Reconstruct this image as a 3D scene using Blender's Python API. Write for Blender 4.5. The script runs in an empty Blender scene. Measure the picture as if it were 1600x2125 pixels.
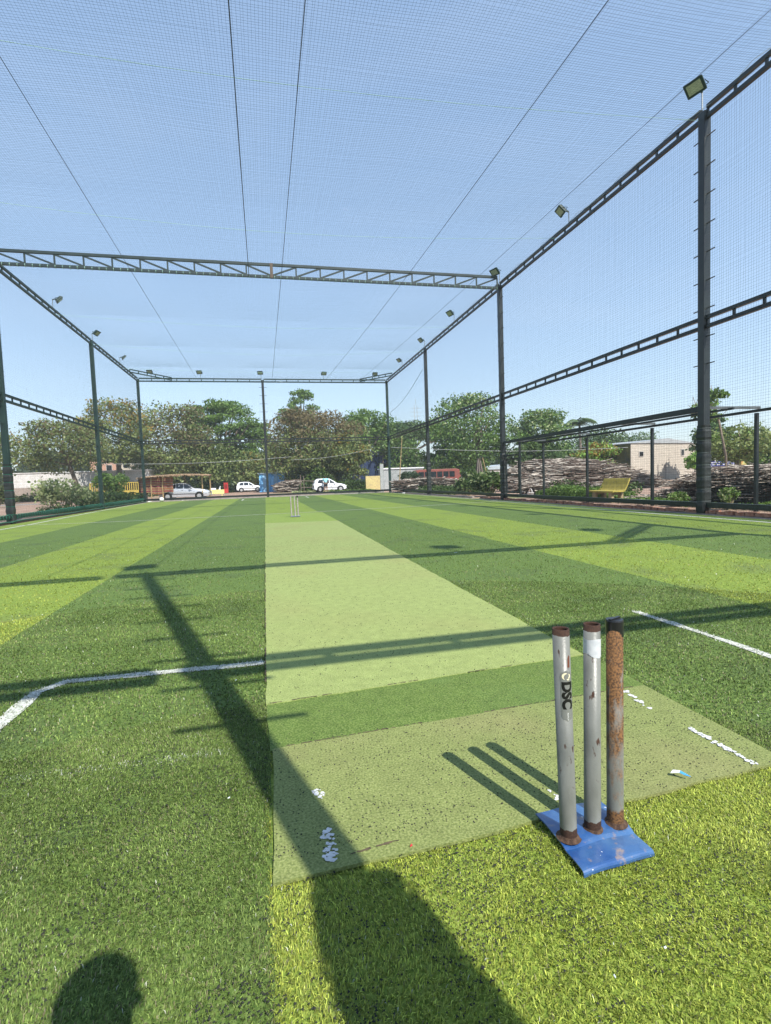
import bpy, math, random
import numpy as np
from mathutils import Vector, Matrix, Euler
S = 1.2                                    # metres per working unit (the camera stands 1.2 m above the turf)
sc = bpy.context.scene
col = sc.collection
rad = math.radians
random.seed(11)
rng = np.random.default_rng(11)

# ------------------------------------------------------------ camera, sky, sun, exposure
cd = bpy.data.cameras.new('camera'); cam = bpy.data.objects.new('camera', cd); col.objects.link(cam)
right = Vector((0.97399098, -0.22377475, -0.03558692)); up = Vector((0.04868827, 0.05330302, 0.99739072)); fwd = Vector((0.22129396, 0.97318223, -0.06281186))
cam.matrix_world = Matrix.Translation((0, 0, 1.0 * S)) @ Matrix((right, up, -fwd)).transposed().to_4x4()
cd.sensor_fit = 'HORIZONTAL'; cd.sensor_width = 36; cd.lens = 36 * 1085.57 / 1600
cd.clip_start = 0.05; cd.clip_end = 3000
sc.camera = cam
SX, SY = -0.29, 0.825                      # shadow offset per unit of height
sun_dir = Vector((-SX, -SY, 1)).normalized()
w = bpy.data.worlds.new('World'); sc.world = w; w.use_nodes = True
nt = w.node_tree; nt.nodes.clear()
sky = nt.nodes.new('ShaderNodeTexSky'); sky.sky_type = 'NISHITA'; sky.sun_disc = False
sky.sun_elevation = math.asin(sun_dir.z); sky.sun_rotation = math.atan2(sun_dir.x, sun_dir.y)
sky.altitude = 200; sky.air_density = 1.35; sky.dust_density = 0.25; sky.ozone_density = 1.3
bg = nt.nodes.new('ShaderNodeBackground'); bg.inputs['Strength'].default_value = 0.15
ow = nt.nodes.new('ShaderNodeOutputWorld')
gm = nt.nodes.new('ShaderNodeGamma'); gm.inputs[1].default_value = 0.50           # one even haze-like compression of the whole sky
tn = nt.nodes.new('ShaderNodeMixRGB'); tn.blend_type = 'MULTIPLY'; tn.inputs[0].default_value = 1.0; tn.inputs[2].default_value = (1.42, 1.68, 2.02, 1)
nt.links.new(sky.outputs[0], gm.inputs[0]); nt.links.new(gm.outputs[0], tn.inputs[1]); # thin high cloud veil, everywhere in the sky
wc = nt.nodes.new('ShaderNodeTexCoord'); wm_ = nt.nodes.new('ShaderNodeMapping'); wm_.inputs['Scale'].default_value = (1.2, 1.2, 4.5); wn = nt.nodes.new('ShaderNodeTexNoise'); wn.inputs['Scale'].default_value = 2.2; wn.inputs['Detail'].default_value = 6; wn.inputs['Distortion'].default_value = 0.6
wr = nt.nodes.new('ShaderNodeMapRange'); wr.inputs[1].default_value = 0.42; wr.inputs[2].default_value = 0.75; wr.inputs[3].default_value = 0.0; wr.inputs[4].default_value = 0.07
cm = nt.nodes.new('ShaderNodeMixRGB'); cm.inputs[2].default_value = (4.6, 4.9, 5.3, 1)
nt.links.new(wc.outputs['Generated'], wm_.inputs[0]); nt.links.new(wm_.outputs[0], wn.inputs['Vector']); nt.links.new(wn.outputs['Fac'], wr.inputs[0]); nt.links.new(wr.outputs[0], cm.inputs[0]); nt.links.new(tn.outputs[0], cm.inputs[1])
nt.links.new(cm.outputs[0], bg.inputs[0]); nt.links.new(bg.outputs[0], ow.inputs[0])
sd = bpy.data.lights.new('sun', 'SUN'); sd.energy = 5.0; sd.angle = rad(0.5); sd.color = (1.0, 0.95, 0.86)
so = bpy.data.objects.new('sun', sd); col.objects.link(so)
so.rotation_euler = sun_dir.to_track_quat('Z', 'Y').to_euler(); so.location = (10, -20, 40)
sc.view_settings.view_transform = 'Standard'; sc.view_settings.look = 'None'
sc.view_settings.exposure = 0.60; sc.view_settings.gamma = 1.0
sc.view_settings.use_curve_mapping = False

# ------------------------------------------------------------ helpers
def tag(o, label=None, cat=None, group=None, kind=None):
    if label: o['label'] = label
    if cat: o['category'] = cat
    if group: o['group'] = group
    if kind: o['kind'] = kind
    return o

def thing(name, label, cat, loc=(0, 0, 0), rz=0.0, group=None):
    o = bpy.data.objects.new(name, None); col.objects.link(o)
    o.empty_display_size = 0.2
    o.location = Vector(loc) * S; o.rotation_euler = (0, 0, rz)
    return tag(o, label, cat, group)

def link(name, me, parent=None):
    o = bpy.data.objects.new(name, me); col.objects.link(o)
    if parent: o.parent = parent
    return o

def copy_tree(o, parent=None):
    c = o.copy(); col.objects.link(c)
    if parent is not None: c.parent = parent
    for ch in [x for x in o.children]:
        copy_tree(ch, c)
    return c

class MB:
    """collects shapes in working units and links them as ONE mesh object"""
    def __init__(s, org=(0, 0, 0)):
        s.v = []; s.f = []; s.org = Vector(org)
    def add(s, vs, fs):
        n = len(s.v); s.v += [Vector(v) for v in vs]; s.f += [tuple(i + n for i in f) for f in fs]; return s
    def box(s, c, d, rot=None, tilt=None):
        hx, hy, hz = d[0] / 2, d[1] / 2, d[2] / 2
        vs = [Vector((x, y, z)) for x in (-hx, hx) for y in (-hy, hy) for z in (-hz, hz)]
        if rot is not None:
            m = Euler(rot).to_matrix(); vs = [m @ v for v in vs]
        c = Vector(c)
        return s.add([v + c for v in vs], [(0, 1, 3, 2), (4, 6, 7, 5), (0, 4, 5, 1), (2, 3, 7, 6), (0, 2, 6, 4), (1, 5, 7, 3)])
    def bar(s, p, q, wd, ht, upv=(0, 0, 1)):
        p = Vector(p); q = Vector(q); d = (q - p).normalized(); upv = Vector(upv)
        if abs(d.dot(upv)) > 0.95: upv = Vector((0, 1, 0))
        a = d.cross(upv).normalized(); b = a.cross(d).normalized()
        vs = []
        for c in (p, q):
            for i, j in ((-1, -1), (1, -1), (1, 1), (-1, 1)):
                vs.append(c + a * i * wd / 2 + b * j * ht / 2)
        return s.add(vs, [(0, 3, 2, 1), (4, 5, 6, 7), (0, 1, 5, 4), (1, 2, 6, 5), (2, 3, 7, 6), (3, 0, 4, 7)])
    def tube(s, pts, rs, n=6, caps=True):
        pts = [Vector(p) for p in pts]
        if not isinstance(rs, (list, tuple)): rs = [rs] * len(pts)
        vs = []; fs = []
        for i, p in enumerate(pts):
            d = (pts[min(i + 1, len(pts) - 1)] - pts[max(i - 1, 0)])
            d = d.normalized() if d.length > 1e-9 else Vector((0, 0, 1))
            a = d.cross(Vector((0, 0, 1)))
            if a.length < 0.1: a = Vector((1, 0, 0))
            a = a.normalized(); b = d.cross(a).normalized()
            for k in range(n):
                t = 2 * math.pi * k / n
                vs.append(p + (a * math.cos(t) + b * math.sin(t)) * rs[i])
        for i in range(len(pts) - 1):
            for k in range(n):
                fs.append((i * n + k, i * n + (k + 1) % n, (i + 1) * n + (k + 1) % n, (i + 1) * n + k))
        if caps:
            fs.append(tuple(range(n))[::-1]); fs.append(tuple((len(pts) - 1) * n + k for k in range(n)))
        return s.add(vs, fs)
    def lathe(s, prof, c=(0, 0, 0), n=16, axis='z', close=False):
        c = Vector(c); vs = []; fs = []; m = len(prof)
        for k in range(n):
            t = 2 * math.pi * k / n
            for r, h in prof:
                if axis == 'z': p = Vector((r * math.cos(t), r * math.sin(t), h))
                elif axis == 'y': p = Vector((r * math.cos(t), h, r * math.sin(t)))
                else: p = Vector((h, r * math.cos(t), r * math.sin(t)))
                vs.append(c + p)
        for k in range(n):
            for i in range(m - 1):
                fs.append((k * m + i, ((k + 1) % n) * m + i, ((k + 1) % n) * m + i + 1, k * m + i + 1))
        return s.add(vs, fs)
    def poly(s, pts):
        return s.add(pts, [tuple(range(len(pts)))])
    def prism(s, pts, d):
        """polygon pts extruded along vector d"""
        n = len(pts); d = Vector(d); pts = [Vector(p) for p in pts]
        fs = [tuple(range(n))[::-1], tuple(range(n, 2 * n))]
        for i in range(n): fs.append((i, (i + 1) % n, n + (i + 1) % n, n + i))
        return s.add(pts + [p + d for p in pts], fs)
    def ico(s, c, r, sub=2, sc3=(1, 1, 1), jit=0):
        import bmesh
        bm = bmesh.new(); bmesh.ops.create_icosphere(bm, subdivisions=sub, radius=1)
        vs = [Vector((v.co.x * sc3[0], v.co.y * sc3[1], v.co.z * sc3[2])) * r * (1 + random.uniform(-jit, jit)) + Vector(c) for v in bm.verts]
        fs = [tuple(v.index for v in f.verts) for f in bm.faces]; bm.free()
        return s.add(vs, fs)
    def mesh(s, name, mat, smooth=False):
        me = bpy.data.meshes.new(name)
        me.from_pydata([tuple((v - s.org) * S) for v in s.v], [], s.f)
        if mat: me.materials.append(mat)
        if smooth: me.polygons.foreach_set('use_smooth', [True] * len(me.polygons))
        me.update()
        return me
    def build(s, name, mat, parent=None, smooth=False, bevel=0, kind=None):
        o = link(name, s.mesh(name, mat, smooth), parent)
        if bevel:
            b = o.modifiers.new('bevel', 'BEVEL'); b.width = bevel * S; b.segments = 2; b.limit_method = 'ANGLE'
        if kind: o['kind'] = kind
        return o

def fast_mesh(name, verts, faces_n, mat, colors=None, k=4, smooth=False):
    """verts (N,3) in metres grouped k per face; or faces_n explicit array (M,k)"""
    me = bpy.data.meshes.new(name)
    nv = len(verts); me.vertices.add(nv); me.vertices.foreach_set('co', np.ascontiguousarray(verts, dtype=np.float32).ravel())
    if faces_n is None: faces_n = np.arange(nv).reshape(-1, k)
    m = len(faces_n); me.loops.add(m * k); me.loops.foreach_set('vertex_index', faces_n.astype(np.int32).ravel())
    me.polygons.add(m); me.polygons.foreach_set('loop_start', (np.arange(m) * k).astype(np.int32))
    if smooth: me.polygons.foreach_set('use_smooth', np.ones(m, dtype=bool))
    me.update(calc_edges=True)
    if colors is not None:           # per vertex albedo
        at = me.color_attributes.new('Col', 'FLOAT_COLOR', 'POINT')
        c = np.ones((nv, 4), dtype=np.float32); c[:, :3] = colors
        at.data.foreach_set('color', c.ravel())
    if mat: me.materials.append(mat)
    return me

# ------------------------------------------------------------ materials
MATS = {}
def mat(name, c, rough=0.6, c2=None, scale=8, bump=0.0, bscale=60, metal=0.0, spec=0.4, detail=4, lo=0.35, hi=0.65, coat=0.0, emis=None):
    if name in MATS: return MATS[name]
    m = bpy.data.materials.new(name); m.use_nodes = True; n = m.node_tree; b = n.nodes['Principled BSDF']
    b.inputs['Base Color'].default_value = (*c, 1); b.inputs['Roughness'].default_value = rough
    b.inputs['Metallic'].default_value = metal; b.inputs['Specular IOR Level'].default_value = spec
    b.inputs['Coat Weight'].default_value = coat
    tc = n.nodes.new('ShaderNodeTexCoord')
    if c2:
        no = n.nodes.new('ShaderNodeTexNoise'); no.inputs['Scale'].default_value = scale; no.inputs['Detail'].default_value = detail
        r = n.nodes.new('ShaderNodeValToRGB'); r.color_ramp.elements[0].position = lo; r.color_ramp.elements[1].position = hi
        r.color_ramp.elements[0].color = (*c, 1); r.color_ramp.elements[1].color = (*c2, 1)
        n.links.new(tc.outputs['Object'], no.inputs['Vector']); n.links.new(no.outputs['Fac'], r.inputs[0]); n.links.new(r.outputs[0], b.inputs['Base Color'])
    if bump:
        no = n.nodes.new('ShaderNodeTexNoise'); no.inputs['Scale'].default_value = bscale; no.inputs['Detail'].default_value = 3
        bu = n.nodes.new('ShaderNodeBump'); bu.inputs['Strength'].default_value = bump; bu.inputs['Distance'].default_value = 0.02
        n.links.new(tc.outputs['Object'], no.inputs['Vector']); n.links.new(no.outputs['Fac'], bu.inputs['Height']); n.links.new(bu.outputs[0], b.inputs['Normal'])
    MATS[name] = m
    return m

def leaf_mat(name, trans=0.3, rough=0.5, spec=0.35):
    m = bpy.data.materials.new(name); m.use_nodes = True; n = m.node_tree; b = n.nodes['Principled BSDF']
    a = n.nodes.new('ShaderNodeVertexColor'); a.layer_name = 'Col'
    n.links.new(a.outputs[0], b.inputs['Base Color']); b.inputs['Roughness'].default_value = rough; b.inputs['Specular IOR Level'].default_value = spec
    t = n.nodes.new('ShaderNodeBsdfTranslucent'); mx = n.nodes.new('ShaderNodeMixShader'); mx.inputs[0].default_value = trans
    n.links.new(a.outputs[0], t.inputs[0]); n.links.new(b.outputs[0], mx.inputs[1]); n.links.new(t.outputs[0], mx.inputs[2])
    n.links.new(mx.outputs[0], n.nodes['Material Output'].inputs[0])
    return m

def turf_mat(name, cols, fine=90.0, patch=1.3, patchcol=(0.07, 0.085, 0.05), pamt=0.5, bump=0.6, rough=0.75, plo=0.0):
    """woven pile: three-tone fibre noise, worn patches, relief"""
    m = bpy.data.materials.new(name); m.use_nodes = True; n = m.node_tree; b = n.nodes['Principled BSDF']
    b.inputs['Roughness'].default_value = rough; b.inputs['Specular IOR Level'].default_value = 0.25
    tc = n.nodes.new('ShaderNodeTexCoord')
    def noise(sc_, det=2.0):
        x = n.nodes.new('ShaderNodeTexNoise'); x.inputs['Scale'].default_value = sc_; x.inputs['Detail'].default_value = det
        n.links.new(tc.outputs['Object'], x.inputs['Vector']); return x
    a = noise(fine, 3.0); r = n.nodes.new('ShaderNodeValToRGB'); e = r.color_ramp.elements
    e[0].position = 0.36; e[0].color = (*cols[0], 1); e[1].position = 0.64; e[1].color = (*cols[2], 1)
    mid = e.new(0.5); mid.color = (*cols[1], 1)
    n.links.new(a.outputs['Fac'], r.inputs[0])
    p = noise(patch, 6.0); pr = n.nodes.new('ShaderNodeValToRGB'); pr.color_ramp.elements[0].position = 0.52 - plo; pr.color_ramp.elements[1].position = 0.74 - plo
    pr.color_ramp.elements[0].color = (0, 0, 0, 1); pr.color_ramp.elements[1].color = (pamt, pamt, pamt, 1)
    n.links.new(p.outputs['Fac'], pr.inputs[0])
    mx = n.nodes.new('ShaderNodeMixRGB'); mx.inputs[2].default_value = (*patchcol, 1)
    n.links.new(pr.outputs[0], mx.inputs[0]); n.links.new(r.outputs[0], mx.inputs[1])
    q = noise(14.0, 5.0); hs = n.nodes.new('ShaderNodeHueSaturation'); mr = n.nodes.new('ShaderNodeMapRange')
    mr.inputs[1].default_value = 0.3; mr.inputs[2].default_value = 0.7; mr.inputs[3].default_value = 0.9; mr.inputs[4].default_value = 1.1
    n.links.new(q.outputs['Fac'], mr.inputs[0]); n.links.new(mr.outputs[0], hs.inputs['Value']); n.links.new(mx.outputs[0], hs.inputs['Color'])
    n.links.new(hs.outputs[0], b.inputs['Base Color'])
    bu = n.nodes.new('ShaderNodeBump'); bu.inputs['Strength'].default_value = bump; bu.inputs['Distance'].default_value = 0.012
    n.links.new(a.outputs['Fac'], bu.inputs['Height']); n.links.new(bu.outputs[0], b.inputs['Normal'])
    return m

M_black = mat('black_painted_steel', (0.012, 0.015, 0.018), 0.35, (0.02, 0.026, 0.026), 3, 0.05, 40, spec=0.5)
M_green_steel = mat('dark_green_steel', (0.010, 0.030, 0.026), 0.45, (0.018, 0.045, 0.036), 3)
M_pad = mat('black_foam_padding', (0.012, 0.014, 0.014), 0.55, (0.03, 0.036, 0.034), 5, 0.5, 12)
M_net = mat('dark_net_cord', (0.012, 0.035, 0.034), 0.8)
M_netg = mat('green_net_cord', (0.02, 0.14, 0.09), 0.75, (0.03, 0.2, 0.13), 9)
M_rope_w = mat('pale_green_rope', (0.45, 0.72, 0.6), 0.6)
M_rope_d = mat('dark_wire', (0.015, 0.02, 0.025), 0.5)
M_white = mat('white_paint', (0.75, 0.76, 0.76), 0.35, (0.68, 0.69, 0.70), 3)
M_glass_lamp = mat('lamp_glass', (0.34, 0.38, 0.28), 0.15, (0.46, 0.50, 0.36), 30, spec=0.8)
M_bark = mat('grey_bark', (0.13, 0.10, 0.075), 0.9, (0.22, 0.18, 0.14), 6, 0.6, 14)
M_bamboo = mat('bamboo', (0.48, 0.36, 0.18), 0.6, (0.35, 0.24, 0.12), 5)
M_conc = mat('grey_concrete', (0.30, 0.28, 0.26), 0.9, (0.22, 0.20, 0.19), 4, 0.3, 30)
M_leaf = leaf_mat('tree_leaves', 0.25)
M_grass = leaf_mat('turf_blades', 0.25, 0.5, 0.22)
M_weed = leaf_mat('weed_leaves', 0.35)
M_glass = mat('dark_car_glass', (0.02, 0.025, 0.03), 0.06, spec=0.8)
M_tyre = mat('tyre_rubber', (0.012, 0.012, 0.012), 0.85)

# ------------------------------------------------------------ ground
XL, XR, YN, YF, H, HM, PS = -8.07, 9.22, -0.42, 38.65, 8.20, 4.06, 9.72

def ground_mat():
    m = bpy.data.materials.new('dry_earth'); m.use_nodes = True; n = m.node_tree; b = n.nodes['Principled BSDF']; b.inputs['Roughness'].default_value = 0.95
    tc = n.nodes.new('ShaderNodeTexCoord')
    def noise(s_, d_): 
        x = n.nodes.new('ShaderNodeTexNoise'); x.inputs['Scale'].default_value = s_; x.inputs['Detail'].default_value = d_
        n.links.new(tc.outputs['Object'], x.inputs['Vector']); return x
    a = noise(1.1, 8); r = n.nodes.new('ShaderNodeValToRGB'); r.color_ramp.elements[0].position = 0.3; r.color_ramp.elements[1].position = 0.7
    r.color_ramp.elements[0].color = (0.23, 0.14, 0.10, 1); r.color_ramp.elements[1].color = (0.40, 0.28, 0.21, 1)
    n.links.new(a.outputs['Fac'], r.inputs[0])
    g = noise(0.12, 5); gr = n.nodes.new('ShaderNodeValToRGB'); gr.color_ramp.elements[0].position = 0.60; gr.color_ramp.elements[1].position = 0.68
    mx = n.nodes.new('ShaderNodeMixRGB'); mx.inputs[2].default_value = (0.13, 0.16, 0.05, 1)
    n.links.new(g.outputs['Fac'], gr.inputs[0]); n.links.new(gr.outputs[0], mx.inputs[0]); n.links.new(r.outputs[0], mx.inputs[1]); n.links.new(mx.outputs[0], b.inputs['Base Color'])
    f = noise(9, 6); bu = n.nodes.new('ShaderNodeBump'); bu.inputs['Strength'].default_value = 0.8; bu.inputs['Distance'].default_value = 0.08
    n.links.new(f.outputs['Fac'], bu.inputs['Height']); n.links.new(bu.outputs[0], b.inputs['Normal'])
    return m
gb = MB(); R_ = 1500
gb.poly([(-R_, -R_, -0.03), (R_, -R_, -0.03), (R_, R_, -0.03), (-R_, R_, -0.03)])
tag(gb.build('ground', ground_mat()), kind='structure')
# grey lane beyond the far fence and on the left
lb = MB(); lb.poly([(-60, 44.5, -0.022), (10, 47.0, -0.022), (10, 50.5, -0.022), (-60, 49.0, -0.022)])
tag(lb.build('road', mat('worn_asphalt', (0.20, 0.18, 0.17), 0.9, (0.28, 0.25, 0.23), 2, 0.3, 30)), kind='structure')

# artificial turf: rolls of about 2 m laid side by side, alternately dark and light
EDG = [-7.80, -7.0, -5.22, -3.48, -1.75, -0.03, 1.66, 3.40, 5.20, 6.93, 8.62, 9.02]
LIGHT = [0, 1, 0, 1, 0, 1, 0, 1, 0, 1, 0]
LIGHT = [1, 1, 0, 1, 0, 1, 0, 1, 0, 1, 0]
C_L = [(0.095, 0.145, 0.020), (0.160, 0.225, 0.030), (0.225, 0.290, 0.055)]
C_D = [(0.040, 0.075, 0.015), (0.072, 0.120, 0.026), (0.11, 0.165, 0.045)]
M_tl = turf_mat('light_green_turf', C_L, 55)
M_td = turf_mat('dark_green_turf', [(q[0] * 1.20, q[1] * 1.16, q[2] * 1.08) for q in C_D], 55, patchcol=(0.05, 0.07, 0.035))
for i in range(len(EDG) - 1):
    a, b = EDG[i], EDG[i + 1]
    m = MB(); ys = np.linspace(YN - 1.2, YF - 0.25, 40)
    vs = []
    for y in ys: vs += [(a, y, 0.0), (b, y, 0.0)]
    m.add(vs, [(2 * k, 2 * k + 1, 2 * k + 3, 2 * k + 2) for k in range(39)])
    tag(m.build('turf_strip', M_tl if LIGHT[i] else M_td), kind='structure')

# painted white lines (thin sheets on the turf); near ones are also blades
M_line = turf_mat('white_turf_line', [(0.28, 0.30, 0.24), (0.45, 0.46, 0.41), (0.60, 0.61, 0.57)], 70, pamt=0.4, patchcol=(0.3, 0.36, 0.2))
LINES = []
def line(pts, wd, name='painted_line', wob=0.0):
    LINES.append((pts, wd))
    vs = []; P = []
    for (x0, y0), (x1, y1) in zip(pts[:-1], pts[1:]):
        L = math.hypot(x1 - x0, y1 - y0); k = max(1, int(L / 0.15) if wob else int(L / 3) + 1)
        for j in range(k + (1 if (x1, y1) == pts[-1] else 0)): P.append((x0 + (x1 - x0) * j / k, y0 + (y1 - y0) * j / k))
    for i, p in enumerate(P):
        q0 = P[max(0, i - 1)]; q1 = P[min(len(P) - 1, i + 1)]; d = Vector((q1[0] - q0[0], q1[1] - q0[1], 0)).normalized(); nn = Vector((-d.y, d.x, 0))
        c = Vector((p[0], p[1], 0.0035))
        vs += [c + nn * (wd / 2 + random.uniform(-wob, wob)), c - nn * (wd / 2 + random.uniform(-wob, wob))]
    m = MB(); m.add(vs, [(2 * k, 2 * k + 1, 2 * k + 3, 2 * k + 2) for k in range(len(P) - 1)])
    tag(m.build(name, M_line), kind='structure')
line([(-0.06, 2.95), (-1.06, 2.985), (-1.165, 2.88), (-1.165, -0.3)], 0.062, wob=0.012)
line([(2.505, 3.17), (2.53, 2.7), (2.55, -0.3)], 0.056, wob=0.012)
line([(-7.6, 17.75), (-4.2, 17.2), (-0.1, 17.3), (1.66, 17.35), (5.1, 17.75), (8.6, 18.5)], 0.075)
line([(8.62, -0.8), (8.55, 12), (8.75, 24), (8.75, 37.6)], 0.09)
line([(-7.0, 5), (-7.05, 18), (-7.45, 25.7), (-7.75, 37.2)], 0.09)
line([(-7.75, 37.3), (8.75, 37.7)], 0.10)
line([(-1.4, 33.0), (2.6, 33.1)], 0.09)
line([(-1.44, 33.2), (-1.45, 36.0)], 0.10)
line([(2.64, 33.3), (2.64, 36.0)], 0.10)

# ------------------------------------------------------------ mats on the pitch
def mat_piece(name, label, pts, z, m, th=0.008):
    t = MB((pts[0][0], pts[0][1], 0))
    # ragged outline
    out = []
    for (x0, y0), (x1, y1) in zip(pts, pts[1:] + pts[:1]):
        L = math.hypot(x1 - x0, y1 - y0); k = max(2, int(L / 0.12))
        nx, ny = -(y1 - y0) / L, (x1 - x0) / L
        for j in range(k):
            w_ = 0 if j == 0 else random.uniform(-0.006, 0.006)
            out.append((x0 + (x1 - x0) * j / k + nx * w_, y0 + (y1 - y0) * j / k + ny * w_, z - th))
    t.prism(out, (0, 0, th))
    o = t.build(name, m); o.location = Vector((pts[0][0], pts[0][1], 0)) * S
    return tag(o, label, 'mat')
C_M = [(0.175, 0.225, 0.070), (0.235, 0.285, 0.092), (0.29, 0.335, 0.125)]
M_mat = turf_mat('pale_green_mat', C_M, 120, 0.7, (0.235, 0.245, 0.090), 0.6, 0.35, plo=0.04)
M_mat2 = turf_mat('worn_olive_mat', [(0.120, 0.150, 0.046), (0.175, 0.208, 0.064), (0.24, 0.265, 0.10)], 120, 1.0, (0.235, 0.205, 0.10), 0.55, 0.35, plo=0.03)
M_mat3 = turf_mat('bright_green_mat', [(0.058, 0.100, 0.018), (0.098, 0.152, 0.030), (0.15, 0.20, 0.055)], 110, 1.2, (0.10, 0.165, 0.05), 0.6, 0.35)
M_mat4 = turf_mat('olive_green_mat', [(0.13, 0.20, 0.032), (0.18, 0.25, 0.046), (0.23, 0.29, 0.07)], 90, 1.0, (0.2, 0.28, 0.08), 0.5, 0.35)
mat_piece('pitch_mat', 'long pale green cricket mat running up the middle of the turf', [(-0.045, 2.352), (1.636, 2.482), (1.65, 6.0), (1.68, 9.2), (1.70, 11.5), (1.72, 12.9), (-0.05, 13.3)], 0.013, M_mat)
mat_piece('pitch_mat', 'narrow bright green strip of mat between the pale mat and the worn olive mat', [(-0.03, 1.935), (1.66, 2.02), (1.66, 2.50), (-0.04, 2.37)], 0.009, M_mat3, 0.006)
mat_piece('pitch_mat', 'worn olive mat piece with flaking white paint just behind the near stumps', [(-0.030, 1.27), (1.655, 1.355), (1.65, 2.032), (-0.022, 1.94)], 0.014, M_mat2, 0.010)
mat_piece('pitch_mat', 'olive green mat piece under the far stumps at the end of the pale mat', [(-0.05, 13.30), (1.72, 12.90), (1.74, 16.9), (-0.05, 16.9)], 0.009, M_mat4, 0.006)
def edge_flecks(parent_label, pts, z, wd, dens=0.75):  # dark flecks: painted shade under curled mat edges, plus gathered crumb
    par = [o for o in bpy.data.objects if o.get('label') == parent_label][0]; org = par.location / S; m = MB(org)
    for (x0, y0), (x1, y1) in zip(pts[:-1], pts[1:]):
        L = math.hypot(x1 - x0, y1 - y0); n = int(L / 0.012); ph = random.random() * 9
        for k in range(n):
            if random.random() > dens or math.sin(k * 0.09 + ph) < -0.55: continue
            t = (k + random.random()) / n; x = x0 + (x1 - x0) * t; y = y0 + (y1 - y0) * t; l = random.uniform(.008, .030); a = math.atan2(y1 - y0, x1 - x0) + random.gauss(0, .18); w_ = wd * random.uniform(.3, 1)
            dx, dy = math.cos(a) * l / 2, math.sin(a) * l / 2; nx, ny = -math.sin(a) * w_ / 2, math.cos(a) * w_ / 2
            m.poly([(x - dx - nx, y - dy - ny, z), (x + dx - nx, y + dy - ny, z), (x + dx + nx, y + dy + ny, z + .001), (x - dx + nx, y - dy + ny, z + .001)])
    m.build('shade_crumb_edge', mat('dark_shade_and_crumb', (0.035, 0.03, 0.02), .95, (0.10, 0.075, 0.045), 30), par, kind='stuff')
edge_flecks('narrow bright green strip of mat between the pale mat and the worn olive mat', [(0.0, 1.945), (0.5, 1.972), (1.2, 2.008), (1.6, 2.03)], 0.0152, 0.005, 0.6)
edge_flecks('long pale green cricket mat running up the middle of the turf', [(-0.03, 2.356), (0.5, 2.398), (1.2, 2.45)], 0.0142, 0.005, 0.5)
edge_flecks('long pale green cricket mat running up the middle of the turf', [(-0.046, 2.5), (-0.047, 3.5), (-0.048, 7.0)], 0.0142, 0.009, 0.7)  # dark crumb gathered along the left edge
edge_flecks('worn olive mat piece with flaking white paint just behind the near stumps', [(-0.028, 1.29), (0.3, 1.335)], 0.0152, 0.008, 0.8)
# flaking white paint on the mat
def flakes(name, label, cx, cy, L, wd, ang, n, r0, r1, gap=0.0):
    t = MB((cx, cy, 0)); a = rad(ang); k = 0; ph0 = random.random() * 6
    while k < n:
        u = random.uniform(-L / 2, L / 2); v = random.gauss(0, wd / 3.2)
        if gap and math.sin(u * 95 + ph0) + 0.6 * math.sin(u * 230 + 2 * ph0) < gap: k += 0.25; continue
        x = cx + u * math.cos(a) - v * math.sin(a); y = cy + u * math.sin(a) + v * math.cos(a); r = random.uniform(r0, r1) * random.choice((0.5, 1, 1))
        m_ = random.randint(5, 7); ph = random.random() * 6
        t.poly([(x + r * random.uniform(0.55, 1.25) * math.cos(ph + 6.283 * j / m_), y + r * random.uniform(0.55, 1.25) * math.sin(ph + 6.283 * j / m_), 0.0150 + k * 0.00003) for j in range(m_)])
        k += 1
    o = t.build(name, mat('chalky_white_paint', (0.62, 0.63, 0.64), 0.7, (0.50, 0.51, 0.50), 40)); o.location = Vector((cx, cy, 0)) * S
    tag(o, label, 'paint mark', kind='stuff')
flakes('paint_mark', 'small flaked dab of white paint on the olive mat beside the big post shadow', 0.119, 1.61, 0.055, 0.030, 96, 20, 0.003, 0.008)
flakes('paint_mark', 'cracked white paint patch at the lower left of the olive mat, in the post shadow', 0.122, 1.37, 0.13, 0.026, 88, 62, 0.004, 0.0085, -0.9)
flakes('paint_mark', 'long broken white crease line along the right side of the olive mat', 1.530, 1.50, 0.27, 0.017, 92, 120, 0.003, 0.009, -0.95)
flakes('paint_mark', 'upper broken dash of white crease paint near the bright green strip', 1.512, 1.91, 0.19, 0.018, 84, 60, 0.003, 0.011, -0.3)
flakes('paint_mark', 'tiny white paint crumbs behind the foot of the left near stump', 0.815, 1.40, 0.05, 0.012, 92, 14, 0.003, 0.007)

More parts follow.
